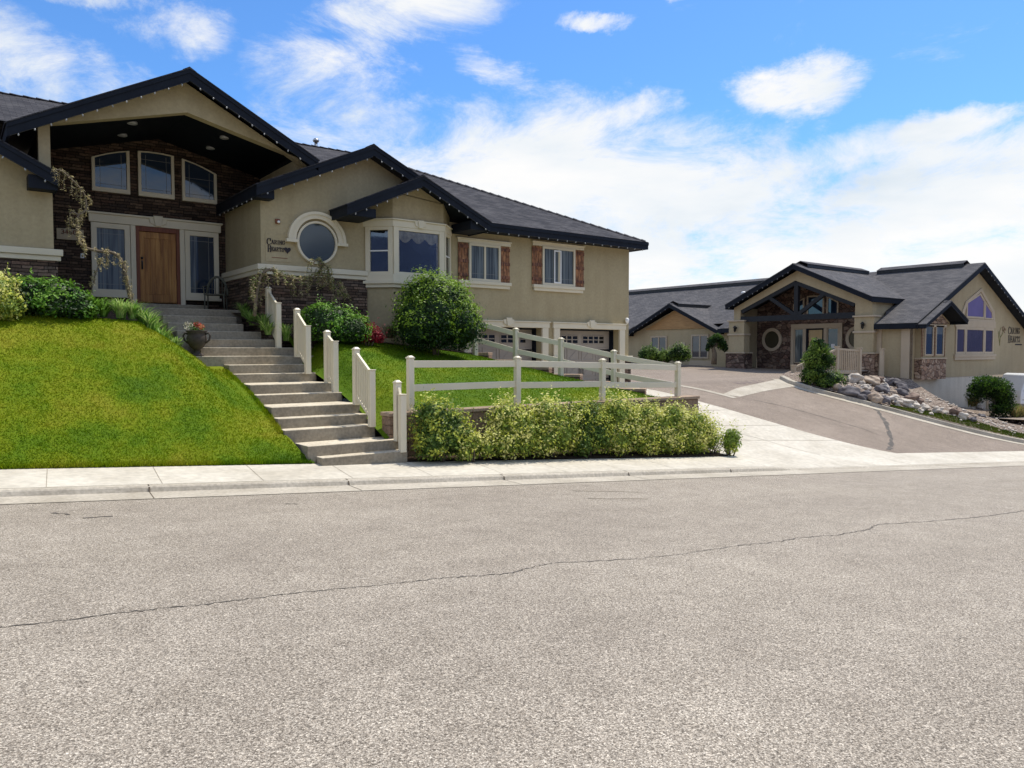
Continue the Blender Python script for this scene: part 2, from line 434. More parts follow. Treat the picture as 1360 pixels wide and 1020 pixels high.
def mat_road(name, cs, big1, big2, scale=95, bs_=.6, hue=None):
    """chip-seal asphalt: stone chips of mixed greys in a binder, with broad stains"""
    m, nt, bs = newmat(name)
    co = coords(nt)
    v = N(nt, 'ShaderNodeTexVoronoi', Scale=scale); nt.links.new(co, v.inputs[0])
    sp = N(nt, 'ShaderNodeSeparateColor'); nt.links.new(v.outputs['Color'], sp.inputs[0])
    k = len(cs); r = ramp(nt, [(i/(k-1), c) for i, c in enumerate(cs)], sp.outputs[0])
    nf = N(nt, 'ShaderNodeTexNoise', Scale=62.0, Detail=4.0, Roughness=.7); nt.links.new(co, nf.inputs[0])
    rf = ramp(nt, [(.35,(.42,.41,.40)),(.5,(1,1,1)),(.65,(1.42,1.41,1.39))], nf.outputs[0])
    n1 = N(nt, 'ShaderNodeTexNoise', Scale=.35, Detail=6.0, Roughness=.6); nt.links.new(co, n1.inputs[0])
    r1 = ramp(nt, [(.3, big1),(.7, big2)], n1.outputs[0])
    n2 = N(nt, 'ShaderNodeTexNoise', Scale=2.3, Detail=5.0, Roughness=.7); nt.links.new(co, n2.inputs[0])
    r2 = ramp(nt, [(.3,(.86,.85,.84)),(.7,(1.08,1.08,1.08))], n2.outputs[0])
    t_ = nt.nodes.new('ShaderNodeTexCoord'); mp = nt.nodes.new('ShaderNodeMapping'); mp.inputs['Rotation'].default_value = (0,0,radians(6)); mp.inputs['Scale'].default_value = (.06,.75,1)
    nt.links.new(t_.outputs['Object'], mp.inputs[0])
    n5 = N(nt, 'ShaderNodeTexNoise', Scale=1.0, Detail=3.0); nt.links.new(mp.outputs[0], n5.inputs[0]); r5 = ramp(nt, [(.35,(.94,.935,.93)),(.65,(1.04,1.04,1.04))], n5.outputs[0])
    o = mul(nt, mul(nt, mul(nt, mul(nt, r.outputs[0], rf.outputs[0]), r1.outputs[0]), r2.outputs[0]), r5.outputs[0])
    nt.links.new(o, bs.inputs['Base Color']); bs.inputs['Roughness'].default_value = .9; bs.inputs['Specular IOR Level'].default_value = .25
    bump(nt, bs, v.outputs['Distance'], bs_, .008)
    return m
M['road'] = mat_road('chip_seal', [(.125,.106,.085,1),(.25,.217,.178,1),(.335,.294,.243,1),(.40,.357,.298,1),(.64,.585,.50,1)], (.89,.875,.86), (1.04,1.03,1.01), 150)
M['drive'] = mat_road('drive_asphalt', [(.17,.140,.113,1),(.25,.208,.170,1),(.30,.250,.206,1),(.37,.312,.260,1)], (.84,.82,.80), (1.04,1.02,1.0), 120, .4)

def mat_gravel():
    m, nt, bs = newmat('gravel')
    co = coords(nt)
    v = N(nt, 'ShaderNodeTexVoronoi', Scale=14.0); nt.links.new(co, v.inputs[0])
    sp = N(nt, 'ShaderNodeSeparateColor'); nt.links.new(v.outputs['Color'], sp.inputs[0])
    r = ramp(nt, [(0,(.17,.12,.09,1)),(.4,(.36,.28,.215,1)),(.7,(.48,.395,.315,1)),(1,(.64,.57,.49,1))], sp.outputs[0])
    e = ramp(nt, [(.0,(1,1,1)),(.55,(.35,.32,.3))], v.outputs['Distance'])
    nt.links.new(mul(nt, r.outputs[0], e.outputs[0]), bs.inputs['Base Color']); bs.inputs['Roughness'].default_value = .95
    bump(nt, bs, v.outputs['Distance'], -1.0, .04)
    return m
M['gravel'] = mat_gravel()
M['dirt'] = mat_noise('dry_ground', (.12,.095,.065,1), (.24,.19,.13,1), .5, .95, 30, .6, .03, .1, (12,.3))
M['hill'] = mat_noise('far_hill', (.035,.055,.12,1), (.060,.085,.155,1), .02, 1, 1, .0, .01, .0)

def mat_lawn(name, cs, patch):
    m, nt, bs = newmat(name)
    co = coords(nt)
    n1 = N(nt, 'ShaderNodeTexNoise', Scale=.75, Detail=5.0, Roughness=.62); nt.links.new(co, n1.inputs[0])
    r = ramp(nt, cs, n1.outputs[0])
    n2 = N(nt, 'ShaderNodeTexNoise', Scale=40.0, Detail=4.0, Roughness=.7); nt.links.new(co, n2.inputs[0])
    r2 = ramp(nt, [(.28,(.62,.64,.55)),(.7,(1.25,1.25,1.2))], n2.outputs[0])
    o = mul(nt, r.outputs[0], r2.outputs[0])
    nt.links.new(o, bs.inputs['Base Color']); bs.inputs['Roughness'].default_value = .8; bs.inputs['Specular IOR Level'].default_value = .15
    if patch:
        t = N(nt, 'ShaderNodeBsdfTranslucent'); nt.links.new(o, t.inputs[0]); mx = N(nt, 'ShaderNodeMixShader'); mx.inputs[0].default_value = .5
        nt.links.new(bs.outputs[0], mx.inputs[1]); nt.links.new(t.outputs[0], mx.inputs[2]); nt.links.new(mx.outputs[0], nt.nodes['Material Output'].inputs[0])
    else:
        bump(nt, bs, n2.outputs[0], .6, .04)
    return m
LW = [(.30,(.046,.108,.003,1)),(.42,(.098,.168,.003,1)),(.53,(.150,.195,.004,1)),(.70,(.235,.230,.018,1))]
M['lawn'] = mat_lawn('lawn', LW, None)
M['blade'] = mat_lawn('grass_blade', [(a, tuple(c*1.5 for c in b[:3])+(1,)) for a, b in LW], True)
M['lawn_mid'] = mat_lawn('lawn_deep_green', [(.3,(.048,.115,.003,1)),(.5,(.090,.160,.004,1)),(.72,(.16,.20,.006,1))], None)  # deeper green than the patchy lawn left of the steps
M['blade_mid'] = mat_lawn('grass_blade_deep_green', [(.3,(.075,.17,.005,1)),(.5,(.14,.24,.006,1)),(.72,(.23,.29,.010,1))], True)

M['blade_olive'] = mat_lawn('grass_blade_olive', [(.3,(.08,.13,.010,1)),(.5,(.135,.18,.014,1)),(.72,(.22,.235,.035,1))], None)
def leaf(name, c, rough=.5, trans=.35):
    m, nt, bs = newmat(name)
    co = coords(nt)
    n1 = N(nt, 'ShaderNodeTexNoise', Scale=7.0, Detail=3.0); nt.links.new(co, n1.inputs[0])
    r = ramp(nt, [(.3, tuple(x*.62 for x in c)), (.7, tuple(min(1,x*1.3) for x in c))], n1.outputs[0])
    nt.links.new(r.outputs[0], bs.inputs['Base Color']); bs.inputs['Roughness'].default_value = rough; bs.inputs['Specular IOR Level'].default_value = .3
    t = N(nt, 'ShaderNodeBsdfTranslucent'); nt.links.new(r.outputs[0], t.inputs[0])
    mx = N(nt, 'ShaderNodeMixShader'); mx.inputs[0].default_value = trans
    nt.links.new(bs.outputs[0], mx.inputs[1]); nt.links.new(t.outputs[0], mx.inputs[2])
    nt.links.new(mx.outputs[0], nt.nodes['Material Output'].inputs[0])
    return m
M['lf_dark'] = leaf('leaf_dark', (.022,.055,.010)); M['lf_mid'] = leaf('leaf_mid', (.065,.14,.014)); M['lf_light'] = leaf('leaf_light', (.22,.35,.025))
M['lf_yel'] = leaf('leaf_yellow', (.50,.54,.075)); M['lf_cream'] = leaf('leaf_cream', (.72,.70,.24)); M['lf_vgreen'] = leaf('leaf_grey_green', (.19,.27,.040))
M['lf_vg_dark'] = leaf('leaf_hedge_green', (.075,.14,.022)); M['lf_red'] = leaf('leaf_red', (.36,.024,.045)); M['lf_red2'] = leaf('leaf_dark_red', (.16,.014,.022))
M['lf_blue'] = leaf('leaf_bright', (.085,.23,.018)); M['lf_blue2'] = leaf('leaf_bright_light', (.18,.36,.03)); M['lf_deep'] = leaf('leaf_deep', (.018,.050,.012))
M['needle'] = leaf('dry_needle', (.42,.34,.14)); M['needle2'] = leaf('olive_needle', (.17,.165,.06)); M['needle3'] = leaf('pale_needle', (.60,.51,.28))
M['straw'] = leaf('straw', (.42,.30,.13)); M['straw2'] = leaf('straw_green', (.25,.27,.07))
M['lily'] = leaf('lily_leaf', (.19,.36,.06)); M['lily2'] = leaf('lily_leaf_pale', (.38,.52,.16))
M['fl_white'] = leaf('petal_white', (.75,.72,.55)); M['fl_red'] = leaf('petal_red', (.45,.07,.04)); M['fl_orange'] = leaf('petal_orange', (.60,.25,.12))
M['lodge_lf'] = leaf('lodge_leaf', (.085,.16,.022)); M['lodge_lf2'] = leaf('lodge_leaf_light', (.19,.29,.05))

def mat_rock(name, c1, c2, c3):
    m, nt, bs = newmat(name)
    co = coords(nt)
    n1 = N(nt, 'ShaderNodeTexNoise', Scale=2.4, Detail=7.0, Roughness=.65); nt.links.new(co, n1.inputs[0])
    r = ramp(nt, [(.3, c1), (.5, c2), (.72, c3)], n1.outputs[0])
    nt.links.new(r.outputs[0], bs.inputs['Base Color']); bs.inputs['Roughness'].default_value = .9
    bump(nt, bs, n1.outputs[0], .8, .08)
    return m
M['rock_tan'] = mat_rock('rock_tan', (.20,.14,.10,1), (.36,.28,.21,1), (.50,.43,.35,1))
M['rock_pale'] = mat_rock('rock_pale', (.34,.28,.22,1), (.52,.46,.39,1), (.64,.59,.52,1))
M['rock_dark'] = mat_rock('rock_dark', (.055,.050,.055,1), (.11,.10,.105,1), (.20,.185,.19,1))
M['rock_brown'] = mat_rock('rock_brown', (.10,.065,.05,1), (.19,.13,.10,1), (.30,.22,.17,1))

# ------------------------------------------------------------------ camera
F = V((cos(radians(53)), sin(radians(53)), 0)); R = V((sin(radians(53)), -cos(radians(53)), 0))
pitch = math.atan(44/1000)
cam = bpy.data.cameras.new('Camera'); co_ = bpy.data.objects.new('Camera', cam); col.objects.link(co_)
cam.sensor_width = 36; cam.lens = 36*1000/1360; cam.clip_end = 5000; cam.clip_start = .05
co_.location = (0,0,1.6); co_.rotation_euler = (pi/2-pitch, 0, radians(53-90))
sc.camera = co_

# ------------------------------------------------------------------ light and sky
SE, SA = radians(64), radians(3)
sd = V((cos(SE)*cos(SA), cos(SE)*sin(SA), sin(SE)))
sl = bpy.data.lights.new('Sun', 'SUN'); sl.energy = 5.0; sl.angle = radians(.5); sl.color = (1,.93,.81)
so = bpy.data.objects.new('Sun', sl); col.objects.link(so); so.rotation_euler = sd.to_track_quat('Z','Y').to_euler(); so.location = (20,10,40)
sc.view_settings.view_transform = 'Standard'; sc.view_settings.look = 'None'; sc.view_settings.exposure = 0; sc.view_settings.gamma = 1

w = bpy.data.worlds.new('World'); sc.world = w; w.use_nodes = True
nt = w.node_tree; bg = nt.nodes['Background']; bg.inputs[1].default_value = .112
sky = N(nt, 'ShaderNodeTexSky'); sky.sky_type = 'NISHITA'; sky.sun_disc = False; sky.sun_elevation = SE; sky.sun_rotation = pi/2-SA
sky.air_density = 1.0; sky.dust_density = .6; sky.ozone_density = 2.5
tc = nt.nodes.new('ShaderNodeTexCoord'); nrm = N(nt, 'ShaderNodeVectorMath', operation='NORMALIZE'); nt.links.new(tc.outputs['Generated'], nrm.inputs[0])
D = nrm.outputs[0]
def mth(op, a, b=None, c=None, clamp=False):
    n = nt.nodes.new('ShaderNodeMath'); n.operation = op; n.use_clamp = clamp
    for i, x in enumerate((a, b, c)):
        if x is None: continue
        if hasattr(x, 'is_linked'): nt.links.new(x, n.inputs[i])
        else: n.inputs[i].default_value = x
    return n.outputs[0]
# domain warp so the cloud edges are ragged
nw = N(nt, 'ShaderNodeTexNoise', Scale=6.0, Detail=8.0, Roughness=.66); nt.links.new(D, nw.inputs[0])
wp = N(nt, 'ShaderNodeVectorMath', operation='MULTIPLY_ADD'); nt.links.new(nw.outputs['Color'], wp.inputs[0]); wp.inputs[1].default_value = (.10,.10,.07)
off = N(nt, 'ShaderNodeVectorMath', operation='SUBTRACT'); nt.links.new(D, off.inputs[0]); off.inputs[1].default_value = (.05,.05,.035); nt.links.new(off.outputs[0], wp.inputs[2])
W_ = wp.outputs[0]
mpz = N(nt, 'ShaderNodeMapping'); mpz.inputs['Scale'].default_value = (1,1,2.4); nt.links.new(D, mpz.inputs[0])
nb = N(nt, 'ShaderNodeTexNoise', Scale=5.5, Detail=12.0, Roughness=.70, Distortion=.4); nt.links.new(mpz.outputs[0], nb.inputs[0])
def dirof(azr, el):     # azimuth to the right of the view axis, elevation, degrees
    a = radians(53-azr); e = radians(el)
    return V((cos(a)*cos(e), sin(a)*cos(e), sin(e)))
def blob(azr, el, wa, we, soft, amt, tilt=0.0):
    """a cloud patch around a compass direction, wa degrees half wide and we degrees half high"""
    d0 = dirof(azr, el-1.5); a = radians(53-azr)
    t = V((sin(a), -cos(a), 0)); u = t.cross(d0)*-1
    if u.z < 0: u = -u
    ct, st = cos(radians(tilt)), sin(radians(tilt))
    t, u = t*ct+u*st, u*ct-t*st
    def dot(vec, k):
        n = N(nt, 'ShaderNodeVectorMath', operation='DOT_PRODUCT'); nt.links.new(W_, n.inputs[0]); n.inputs[1].default_value = tuple(vec)
        return mth('MULTIPLY', mth('SUBTRACT', n.outputs['Value'], d0.dot(vec)), 1/sin(radians(k)))
    x = dot(t, wa); y = dot(u, we)
    r2 = mth('ADD', mth('MULTIPLY', x, x), mth('MULTIPLY', y, y))
    front = N(nt, 'ShaderNodeVectorMath', operation='DOT_PRODUCT'); nt.links.new(D, front.inputs[0]); front.inputs[1].default_value = tuple(d0)
    g = mth('MULTIPLY', mth('SUBTRACT', 1.0, mth('MULTIPLY', r2, soft), None, True), amt)
    return mth('MULTIPLY', g, mth('GREATER_THAN', front.outputs['Value'], 0.0))
BL = [ # big bank, its right lobe, the low right bank
  (3.5,12.8,13,7,.55,1.0,0),(13,13.4,11,5,.7,.95,0),(-7,12.5,8,6,.8,.8,0),(22,14.6,9,2.0,.9,.75,6),(6,6,20,6,.6,.85,0),(-12,6,10,7,.7,.7,0),
  (31,11.2,9,4.4,.6,1.0,4),(22,7.8,10,4.8,.7,.95,0),(34,5.5,12,6,.7,1.0,0),(29,15.4,5.0,1.3,.8,.8,8),
  # puffs
  (9.8,18.6,3.4,1.7,.7,.84,3),(20.3,19.4,4.8,2.1,.7,.92,3),(6,24.3,3.2,.7,.8,.70,-2),(12.5,26.2,6,1.0,1,.6,0),
  # streaks on the left
  (-8,25.0,9,2.4,.9,.60,6),(-1.0,21.8,3.8,1.5,.8,.64,-20),(-14,20,9,4.5,.9,.52,25),(-11,16.8,9,3.5,.8,.64,10),(-23,22.8,4.6,2.0,.9,.56,12),(-30,23.8,5,1.3,.9,.58,8),
  (-34,19.4,6,3.0,.7,.68,-20),(-27,19,6,2.5,1,.50,-10),(-2,17.5,4,2,.9,.7,0)]
acc = None
for b in BL:
    o = blob(*b); acc = o if acc is None else mth('MAXIMUM', acc, o)
# elsewhere: a broken sky of the same sort
fd = N(nt, 'ShaderNodeVectorMath', operation='DOT_PRODUCT'); nt.links.new(D, fd.inputs[0]); fd.inputs[1].default_value = tuple(dirof(0, 12))
away = mth('MULTIPLY', mth('SUBTRACT', .66, fd.outputs['Value'], None, True), 2.4, None, True)
acc = mth('MAXIMUM', acc, mth('MULTIPLY', away, .52))
den = mth('ADD', acc, mth('MULTIPLY', mth('SUBTRACT', nb.outputs[0], .5), 2.1))
al = N(nt, 'ShaderNodeMapRange', interpolation_type='SMOOTHSTEP'); nt.links.new(den, al.inputs[0])
al.inputs[1].default_value = .16; al.inputs[2].default_value = .90; al.inputs[3].default_value = 0; al.inputs[4].default_value = .97
shd = N(nt, 'ShaderNodeTexNoise', Scale=3.0, Detail=6.0, Roughness=.55); 
mp2 = N(nt, 'ShaderNodeMapping'); mp2.inputs['Scale'].default_value = (1,1,3.2); mp2.inputs['Location'].default_value = (3,1,.4); nt.links.new(D, mp2.inputs[0]); nt.links.new(mp2.outputs[0], shd.inputs[0])
ccol = ramp(nt, [(.30,(6.5,7.2,7.8,1)),(.45,(8.0,8.3,8.5,1)),(.60,(9.1,9.0,8.8,1))], shd.outputs[0])
hs = N(nt, 'ShaderNodeMix', data_type='RGBA', blend_type='MULTIPLY'); hs.inputs[0].default_value = 1
nt.links.new(sky.outputs[0], hs.inputs[6]); hs.inputs[7].default_value = (.74,1.22,1.72,1)
mixc = N(nt, 'ShaderNodeMix', data_type='RGBA'); nt.links.new(al.outputs[0], mixc.inputs[0]); nt.links.new(hs.outputs[2], mixc.inputs[6]); nt.links.new(ccol.outputs[0], mixc.inputs[7])
nt.links.new(mixc.outputs[2], bg.inputs[0])

# ------------------------------------------------------------------ terrain
SX, SY = .9945, -.1045          # direction of the street
def SP(a, n): return (SX*a+.1045*n, SY*a+.9945*n)
def sstep(x): x = max(0., min(1., x)); return x*x*(3-2*x)
def lerp(a, b, t): return a+(b-a)*t
def Ysw(X): return (13.83-.1045*X)/.9945
def z_walk(X): return -.17-.06*X
def z_drive(X, Y):
    ys = Ysw(X); zc = .25+.012*(X-17)+.03*max(0, Y-24)
    t = max(0., min(1., (Y-ys)/(19-ys))); t = .5*t+.5*sstep(t)
    return lerp(z_walk(X), zc, t)
def pl(pts, t):
    """point on a polyline at fraction t of its length"""
    L = [0]
    for a, b in zip(pts, pts[1:]): L.append(L[-1]+(V(b)-V(a)).length)
    d = t*L[-1]
    for i in range(len(pts)-1):
        if d <= L[i+1]+1e-9:
            k = (d-L[i])/max(1e-9, L[i+1]-L[i]); return V(pts[i])*(1-k)+V(pts[i+1])*k
    return V(pts[-1])
def sheet(mb, left, right, nu, nv, zf, m=0, dz=0):
    vs = []; 
    for j in range(nv+1):
        a = pl(left, j/nv); b = pl(right, j/nv)
        for i in range(nu+1):
            p = a*(1-i/nu)+b*(i/nu); vs.append((p.x, p.y, zf(p.x, p.y)+dz))
    fs = [(j*(nu+1)+i, j*(nu+1)+i+1, (j+1)*(nu+1)+i+1, (j+1)*(nu+1)+i) for j in range(nv) for i in range(nu)]
    mb.add(vs, fs, m, True)
def ribbon(mb, pts, w, zf, m=0, dz=.004, jit=.0, sub=6, seed=1):
    """a thin crack or joint laid on a surface"""
    rn = random.Random(seed); P = []
    for a, b in zip(pts, pts[1:]):
        for k in range(sub): P.append(V(a)*(1-k/sub)+V(b)*(k/sub))
    P.append(V(pts[-1]))
    vs = []; n = len(P)
    for i, p in enumerate(P):
        t = P[min(i+1, n-1)]-P[max(i-1, 0)]; t.normalize(); s_ = V((-t.y, t.x))
        q = p+s_*rn.uniform(-jit, jit); ww = w*rn.uniform(.35, 1.4)/2 if jit else w/2
        for sg in (-1, 1):
            r = q+s_*ww*sg; vs.append((r.x, r.y, zf(r.x, r.y)+dz))
    mb.add(vs, [(2*i, 2*i+1, 2*i+3, 2*i+2) for i in range(n-1)], m)

# base ground out to the horizon
mb = MB()
def z_base(X, Y):
    x = max(-80, min(70, X)); z = -.06*x-1.3
    if Y > 12: z = lerp(z, -.2 if X < 36 else min(-.2, z), sstep((Y-12)/8))
    return z
gx = [-1500,-600,-250,-120,-80,-50,-30,-20,-12,-6,0,5,10,15,20,25,30,35,40,45,50,60,70,90,140,300,700,1500]
gy = [-1500,-600,-300,-150,-80,-40,-25,-15,-8,-3,2,6,9,12,14,16,18,20,24,30,40,60,90,150,300,700,1500]
vs = [(x, y, z_base(x, y)) for y in gy for x in gx]; k = len(gx)
mb.add(vs, [(j*k+i, j*k+i+1, (j+1)*k+i+1, (j+1)*k+i) for j in range(len(gy)-1) for i in range(k-1)], 0, True)
tag(mb.build('ground', M['dirt']), kind='structure')

# distant hills across the valley, behind the street
mb = MB(); vs = []; nn = 140
for i in range(nn+1):
    a = pi+pi*i/nn*1.0
    d = 620+60*noise.noise(V((i*.08, 3, 0)))
    h = 98+40*noise.noise(V((i*.11, 7, 0)))+18*noise.noise(V((i*.4, 1, 0)))
    for r_, hh in ((d-260, -12), (d-120, h*.45), (d, h), (d+200, -12)):
        vs.append((r_*cos(a), r_*sin(a), hh))
mb.add(vs, [(4*i+q, 4*i+4+q, 4*i+5+q, 4*i+1+q) for i in range(nn) for q in range(3)], 0, True)
tag(mb.build('hills', M['hill']), kind='structure')

# road
def z_road(X, Y):
    n = .1045*X+.9945*Y
    return -.06*X-.35*min(n, 11.8)/11.8
mb = MB(); aa = [-60,-40,-25,-15,-10,-6,-3,0,3,6,9,12,15,18,22,26,30,36,42,50,60]; na = [-12,-8,-5,-2,0,2,4,6,8,10,11.8]
vs = [(*SP(a, n), z_road(*SP(a, n))) for n in na for a in aa]; k = len(aa)
mb.add(vs, [(j*k+i, j*k+i+1, (j+1)*k+i+1, (j+1)*k+i) for j in range(len(na)-1) for i in range(k-1)], 0, True)
def on_road(px, py):
    r = V((0,0,0)); u = -(py-510)/1000; rr = (px-680)/1000
    d = R*rr+F*(cos(pitch)+sin(pitch)*u)+V((0,0,-sin(pitch)+cos(pitch)*u)); t = 1.
    while t < 200:
        p = V((0,0,1.6))+d*t
        if p.z < z_road(p.x, p.y): break
        t += .01
    return p.xy
ck = [on_road(*q) for q in ((-90,842),(0,834),(90,824),(180,812),(262,804),(330,796),(400,787),(520,776),(590,768),(640,765),(680,761),(712,752),(735,748),(790,746),(860,741))]
ribbon(mb, ck, .015, z_road, 1, .004, .020, 11, 3)
ck = [on_road(*q) for q in ((980,725),(1030,720),(1065,714),(1110,711),(1155,703),(1163,697),(1230,693),(1290,688),(1360,679),(1450,670))]
ribbon(mb, ck, .016, z_road, 1, .004, .022, 11, 5)
for q in (((860,741),(900,737),(980,725)),):
    ribbon(mb, [on_road(*p) for p in q], .009, z_road, 1, .004, .012, 7, 6)
for q in (((72,681),(92,684)),((110,688),(150,686)),((380,669),(395,670)),((860,663),(780,662)),((850,654),(760,652))):
    ribbon(mb, [on_road(*p) for p in q], .05, z_road, 1 if q[0][0] < 500 else 2, .004, .03, 5, 8)
tag(mb.build('road', [M['road'], M['tar'], mat_noise('damp_stain', (.20,.165,.115,1), (.27,.235,.18,1), 5, .85, 60, .3, .004)]), kind='structure')

# gutter, kerb and pavement, one cross-section swept along the street
def curb_h(a): return .085-.07*sstep((a-14.6)/1.6)
mb = MB(); ca = [x*.5 for x in range(-60, 121)]
prof = []
for a in ca:
    h = curb_h(a); row = []
    for n, dz, rel in ((11.60,.014,0),(12.26,.004,0),(12.29,h-.02,0),(12.315,h,0),(12.44,h+.005,0),(12.46,h+.003,0)):
        x, y = SP(a, n); row.append((x, y, -.06*x-.35+dz))
    prof.append(row)
k = 6; vs = [p for r_ in prof for p in r_]
mb.add(vs, [(i*k+j, (i+1)*k+j, (i+1)*k+j+1, i*k+j+1) for i in range(len(ca)-1) for j in range(k-1)], 0)
for a in [-8.05,-5.0,-1.95,1.1,4.15,7.2,10.25,13.3]:
    for n0, n1, d in ((11.62,12.255,.018),):
        q = [SP(a-.006, n0), SP(a+.006, n0), SP(a+.006, n1), SP(a-.006, n1)]
        mb.poly([(x, y, -.06*x-.35+(d if i < 2 else .008)) for i, (x, y) in enumerate(q)], 1)
    q0 = SP(a-.012, 12.25); q1 = SP(a+.012, 12.25); h = curb_h(a)
    mb.poly([(q0[0], q0[1], -.06*q0[0]-.35+.009), (q1[0], q1[1], -.06*q1[0]-.35+.009), (SP(a+.012,12.284)[0], SP(a+.012,12.284)[1], -.06*q1[0]-.35+h-.01), (SP(a-.012,12.284)[0], SP(a-.012,12.284)[1], -.06*q0[0]-.35+h-.01)], 1)
    q = [SP(a-.009, 12.318), SP(a+.009, 12.318), SP(a+.009, 12.44), SP(a-.009, 12.44)]
    mb.poly([(x, y, -.06*x-.35+h+.008) for x, y in q], 1)
tag(mb.build('kerb', [M['curb'], M['joint']]), kind='structure')
mb = MB(); prof = []
for a in ca:
    h = curb_h(a); row = []
    for n, dz in ((12.47,h+.004),(13.0,lerp(h+.004,.18,.38)),(13.83,.18)):
        x, y = SP(a, n); row.append((x, y, -.06*x-.35+dz))
    prof.append(row)
vs = [p for r_ in prof for p in r_]
mb.add(vs, [(i*3+j, (i+1)*3+j, (i+1)*3+j+1, i*3+j+1) for i in range(len(ca)-1) for j in range(2)], 0)
for a in [-7.7,-6.2,-4.7,-3.2,-1.7,-.2,1.3,2.8,4.3,5.8,7.3,8.8,10.3,11.8,13.3,14.8,17.8,20.8,23.8]:
    h = curb_h(a)
    for n0, n1, f0, f1 in ((12.48,13.0,0,.38),(13.0,13.82,.38,1)):
        q = [SP(a-.004, n0), SP(a+.004, n0), SP(a+.004, n1), SP(a-.004, n1)]
        mb.poly([(x, y, -.06*x-.35+lerp(h+.004,.18,f0 if i < 2 else f1)+.004) for i, (x, y) in enumerate(q)], 1)
tag(mb.build('pavement', [M['conc'], M['joint2']]), kind='structure')

# concrete drive of the front house, shared asphalt drive and court behind it
dl = [(16.3,Ysw(16.3),0),(16.35,13.9,0),(12.5,19.15,0),(12.2,19.9,0)]
dm = [(23.6,Ysw(23.6),0),(22.6,13.4,0),(20.85,16.68,0),(19.9,19.15,0),(19.7,19.9,0)]
mb = MB(); sheet(mb, dl, dm, 16, 22, z_drive)
for t in (.18,.36,.54,.72):
    a = pl(dl, t); b = pl(dm, t); ribbon(mb, [a.xy, b.xy], .018, z_drive, 1, .004, 0, 14)
ribbon(mb, [((pl(dl,t)+pl(dm,t))*.5).xy for t in (0,.2,.4,.6,.8,1)], .018, z_drive, 1, .004, 0, 5)
tag(mb.build('driveway', [M['conc'], M['joint2']]), kind='structure')
CB = [(34.6,Ysw(34.6)+.02,0),(33.0,11.7,0),(30.4,14.5,0),(28.55,16.6,0),(28.15,17.35,0),(28.2,18.2,0),(28.75,18.95,0)]
mb = MB(); sheet(mb, [(23.6,Ysw(23.6),0)]+dm[1:4], CB, 16, 24, z_drive)
sheet(mb, [(19.9,19.15,0),(19.8,26,0),(19.8,50,0)], [(28.75,18.95,0),(31.5,20.0,0),(37.9,20.2,0),(38.6,26,0),(38.6,50,0)], 16, 26, z_drive, 0, 0)
def on_drive(px, py):
    u = -(py-510)/1000; rr = (px-680)/1000
    d = R*rr+F*(cos(pitch)+sin(pitch)*u)+V((0,0,-sin(pitch)+cos(pitch)*u)); t = 8.
    while t < 120:
        p = V((0,0,1.6))+d*t
        if p.z < z_drive(p.x, p.y): break
        t += .02
    return p.xy
ribbon(mb, [on_drive(*q) for q in ((1143,531),(1155,537),(1166,547),(1175,560),(1182,575),(1184,590),(1181,598))], .17, z_drive, 1, .006, .04, 6, 4)
ribbon(mb, [on_drive(*q) for q in ((1000,531),(1050,542),(1100,556),(1150,571),(1165,577))], .04, z_drive, 1, .006, .01, 6, 4)
ribbon(mb, [on_drive(*q) for q in ((975,509),(995,508),(1012,506))], .5, z_drive, 2, .005, .1, 6, 4)
tag(mb.build('driveway_asphalt', [M['drive'], M['tar'], mat_noise('oil_stain', (.13,.10,.085,1), (.20,.155,.13,1), 3, .85, 60, .3, .004)]), kind='structure')
# concrete valley gutter across the drive
mb = MB()
sheet(mb, [(22.7,17.35,0),(24.5,18.0,0),(28.1,18.8,0)], [(23.3,17.0,0),(25.6,17.45,0),(28.0,17.75,0)], 6, 10, z_drive, 0, .008)
sheet(mb, [(21.2,20.6,0),(22.5,17.4,0),(22.75,16.9,0)], [(21.5,20.6,0),(22.8,17.45,0),(23.05,16.95,0)], 3, 8, z_drive, 0, .012)
tag(mb.build('valley_gutter', M['curb']), kind='structure')
# drive kerb with its gutter pan
mb = MB(); P = [pl(CB, i/60) for i in range(61)]; vs = []; k = 6
for i, p in enumerate(P):
    t = P[min(i+1,60)]-P[max(i-1,0)]; t.normalize(); s_ = V((t.y, -t.x, 0))
    if s_.x < 0 and i < 40: s_ = -s_
    z = z_drive(p.x, p.y)
    for o, dz in ((-.42,.014),(-.03,.004),(0,.13),(.03,.15),(.17,.155),(.19,-.1)):
        q = p+s_*o; vs.append((q.x, q.y, (z_drive(q.x, q.y) if o < 0 else z)+dz))
mb.add(vs, [(i*k+j, (i+1)*k+j, (i+1)*k+j+1, i*k+j+1) for i in range(60) for j in range(k-1)], 0)
tag(mb.build('drive_kerb', M['curb']), kind='structure')

# gravel bank in front of the lodge
CR = [(28.9,19.0,0),(28.4,18.1,0),(28.4,17.4,0),(30.6,14.6,0),(33.2,11.8,0),(34.8,Ysw(34.8),0),(44,Ysw(44),0),(62,Ysw(62),0)]
BR = [(32.2,20.3,.47),(34.5,20.0,.5),(36.9,19.3,.42),(37.2,17.45,.25),(39.4,17.45,-.85),(41.6,17.45,-1.25),(47,17.45,-1.75),(62,17.45,-2.2)]
def z_bank_row(s_, t):
    a = pl(CR, s_); b = pl(BR, s_); p = a*(1-t)+b*t
    za = z_drive(a.x, a.y)+.13 if a.x < 34.8 else z_walk(a.x)+.02
    z = lerp(za, b.z, t)+.10*sin(pi*t)*noise.noise(V((p.x*.8, p.y*.8, 0)))+.22*sin(pi*t)*sstep((36.5-p.x)/5)
    return V((p.x, p.y, z))
mb = MB(); nu, nv = 18, 90
